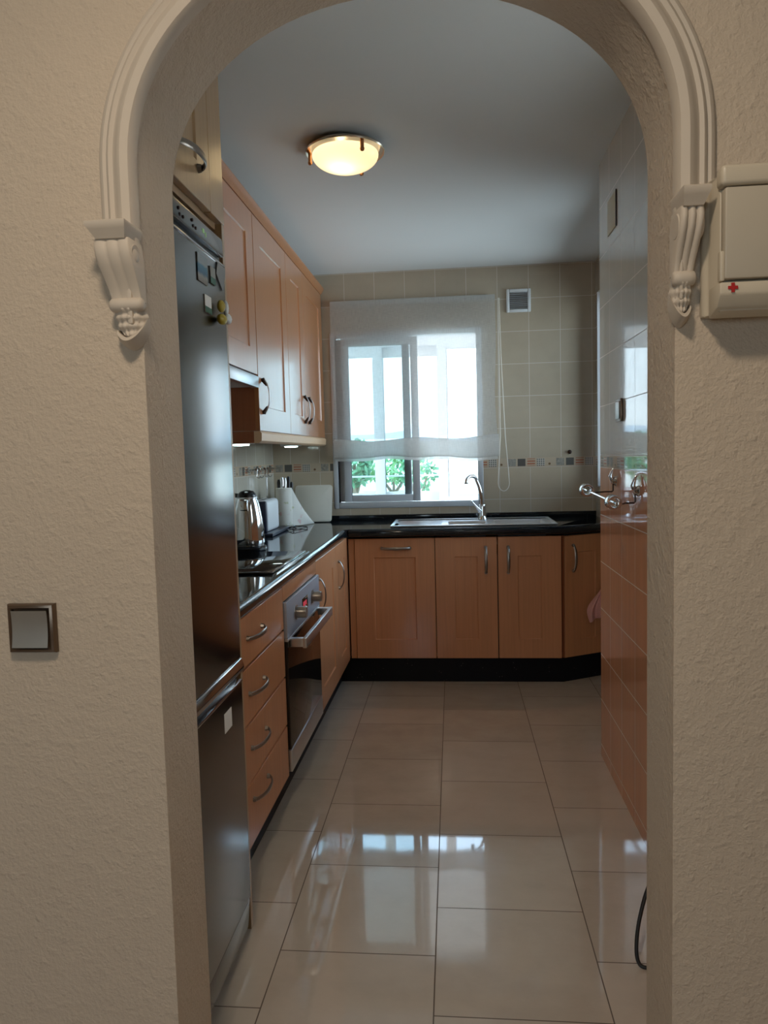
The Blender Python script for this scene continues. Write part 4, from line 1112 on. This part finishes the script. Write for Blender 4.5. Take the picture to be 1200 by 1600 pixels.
r = Root('light_switch', 'square bronze-framed light switch with a champagne rocker on the hall wall', 'switch', (-.716, YF, 1.08))
sx0, sx1, sz0, sz1 = -.7595, -.6765, 1.079, 1.163
mb = MB(); 
def sring(i, y): return [mb.v((sx0 + i, y, sz0 + i)), mb.v((sx1 - i, y, sz0 + i)), mb.v((sx1 - i, y, sz1 - i)), mb.v((sx0 + i, y, sz1 - i))]
R = [sring(0, YF - .0005), sring(0, YF - .008), sring(.002, YF - .012), sring(.006, YF - .0135), sring(.0085, YF - .012), sring(.0095, YF - .006)]
for a, b in zip(R, R[1:]):
    for k in range(4): mb.f([a[k], a[(k + 1) % 4], b[(k + 1) % 4], b[k]])
mb.f(R[-1])
r.part('frame', mb, 'bronze_frame')
def rock(a, b):
    return (sx0 + .0098 + (sx1 - sx0 - .0196) * a, YF - .0145 - .0030 * (2 * b - 1) ** 2 + .002 * (b - .5) * 1.2, sz0 + .0105 + (sz1 - sz0 - .021) * b)
mb = MB(); mb.grid(rock, 4, 14)
bmesh.ops.solidify(mb.bm, geom=list(mb.bm.faces), thickness=-.006)
r.part('rocker', mb, 'rocker')

# ------------------------------------------------------------------ light
w = bpy.data.worlds.new('sky'); S.world = w; w.use_nodes = True
nt = w.node_tree; nt.nodes.clear()
bg = nt.nodes.new('ShaderNodeBackground'); wo = nt.nodes.new('ShaderNodeOutputWorld')
tc = nt.nodes.new('ShaderNodeTexCoord'); sp = nt.nodes.new('ShaderNodeSeparateXYZ'); rp = nt.nodes.new('ShaderNodeValToRGB')
nt.links.new(tc.outputs['Generated'], sp.inputs[0]); nt.links.new(sp.outputs[2], rp.inputs[0])
rp.color_ramp.elements[0].color = (.86, .94, 1, 1); rp.color_ramp.elements[1].color = (.42, .66, 1, 1); rp.color_ramp.elements[1].position = .8
nt.links.new(rp.outputs[0], bg.inputs[0]); bg.inputs[1].default_value = 7.0; nt.links.new(bg.outputs[0], wo.inputs[0])

def light(name, typ, loc, energy, col, **kw):
    L = bpy.data.lights.new(name, typ); L.energy = energy; L.color = col
    for k, v in kw.items(): setattr(L, k, v)
    o = bpy.data.objects.new(name, L); COL.objects.link(o); o.location = loc; return o
sun = light('sun', 'SUN', (0, 0, 10), 3.0, (1, .95, .86), angle=.01)
sun.rotation_euler = Vector((.35, .55, -1.0)).to_track_quat('-Z', 'Y').to_euler()
light('lamp_bulb', 'POINT', (cx - .012, cy - .02, ZC - .060), .42, (1, .74, .42), shadow_soft_size=.02)
light('hall_lamp', 'AREA', (-.24, .24, 2.50), 13.2, (1, .82, .62), shape='DISK', size=.22)
# sampling portals in the window openings
for (loc, rot, sx_, sy_) in (((( WX0 + WX1) / 2, YB + .16, (WZ0 + WZ1) / 2), (-PI / 2, 0, 0), WX1 - WX0, WZ1 - WZ0), ((XR2 + .14, (SY0 + SY1) / 2, (SZ0 + SZ1) / 2), (0, PI / 2, 0), SZ1 - SZ0, SY1 - SY0), (((HX0 + HX1) / 2, -2.62, (HZ0 + HZ1) / 2), (PI / 2, 0, 0), HX1 - HX0, HZ1 - HZ0)):
    o = light('portal', 'AREA', loc, 1, (1, 1, 1), shape='RECTANGLE', size=sx_, size_y=sy_); o.rotation_euler = rot
    o.data.cycles.is_portal = True

# ------------------------------------------------------------------ camera
f = 1150.
d = Vector((107, -93, f)).normalized(); v = Vector((.0194, 1, 0)); v = (v - v.dot(d) * d).normalized(); r_ = v.cross(d)
# rows: world axes in camera space (x right, y down, z forward); world X=r_, Y=d, Z=-v
xc_ = Vector((r_.x, d.x, -v.x)); yc_ = -Vector((r_.y, d.y, -v.y)); zc_ = -Vector((r_.z, d.z, -v.z))
cam = bpy.data.cameras.new('camera'); co = bpy.data.objects.new('camera', cam); COL.objects.link(co)
mw = Matrix.Identity(4)
for i in range(3): mw[i][0], mw[i][1], mw[i][2] = xc_[i], yc_[i], zc_[i]
mw.translation = Vector((0, 0, 1.40))
co.matrix_world = mw
cam.sensor_fit = 'VERTICAL'; cam.sensor_height = 36; cam.lens = f * 36 / 1600; cam.clip_start = .02; cam.clip_end = 300
S.camera = co
S.view_settings.view_transform = 'Standard'; S.view_settings.look = 'None'; S.view_settings.exposure = 0; S.view_settings.gamma = 1.08
S.cycles.use_denoising = True
S.cycles.max_bounces = 10; S.cycles.transparent_max_bounces = 16; S.cycles.sample_clamp_indirect = 6
S.cycles.caustics_reflective = False; S.cycles.caustics_refractive = False
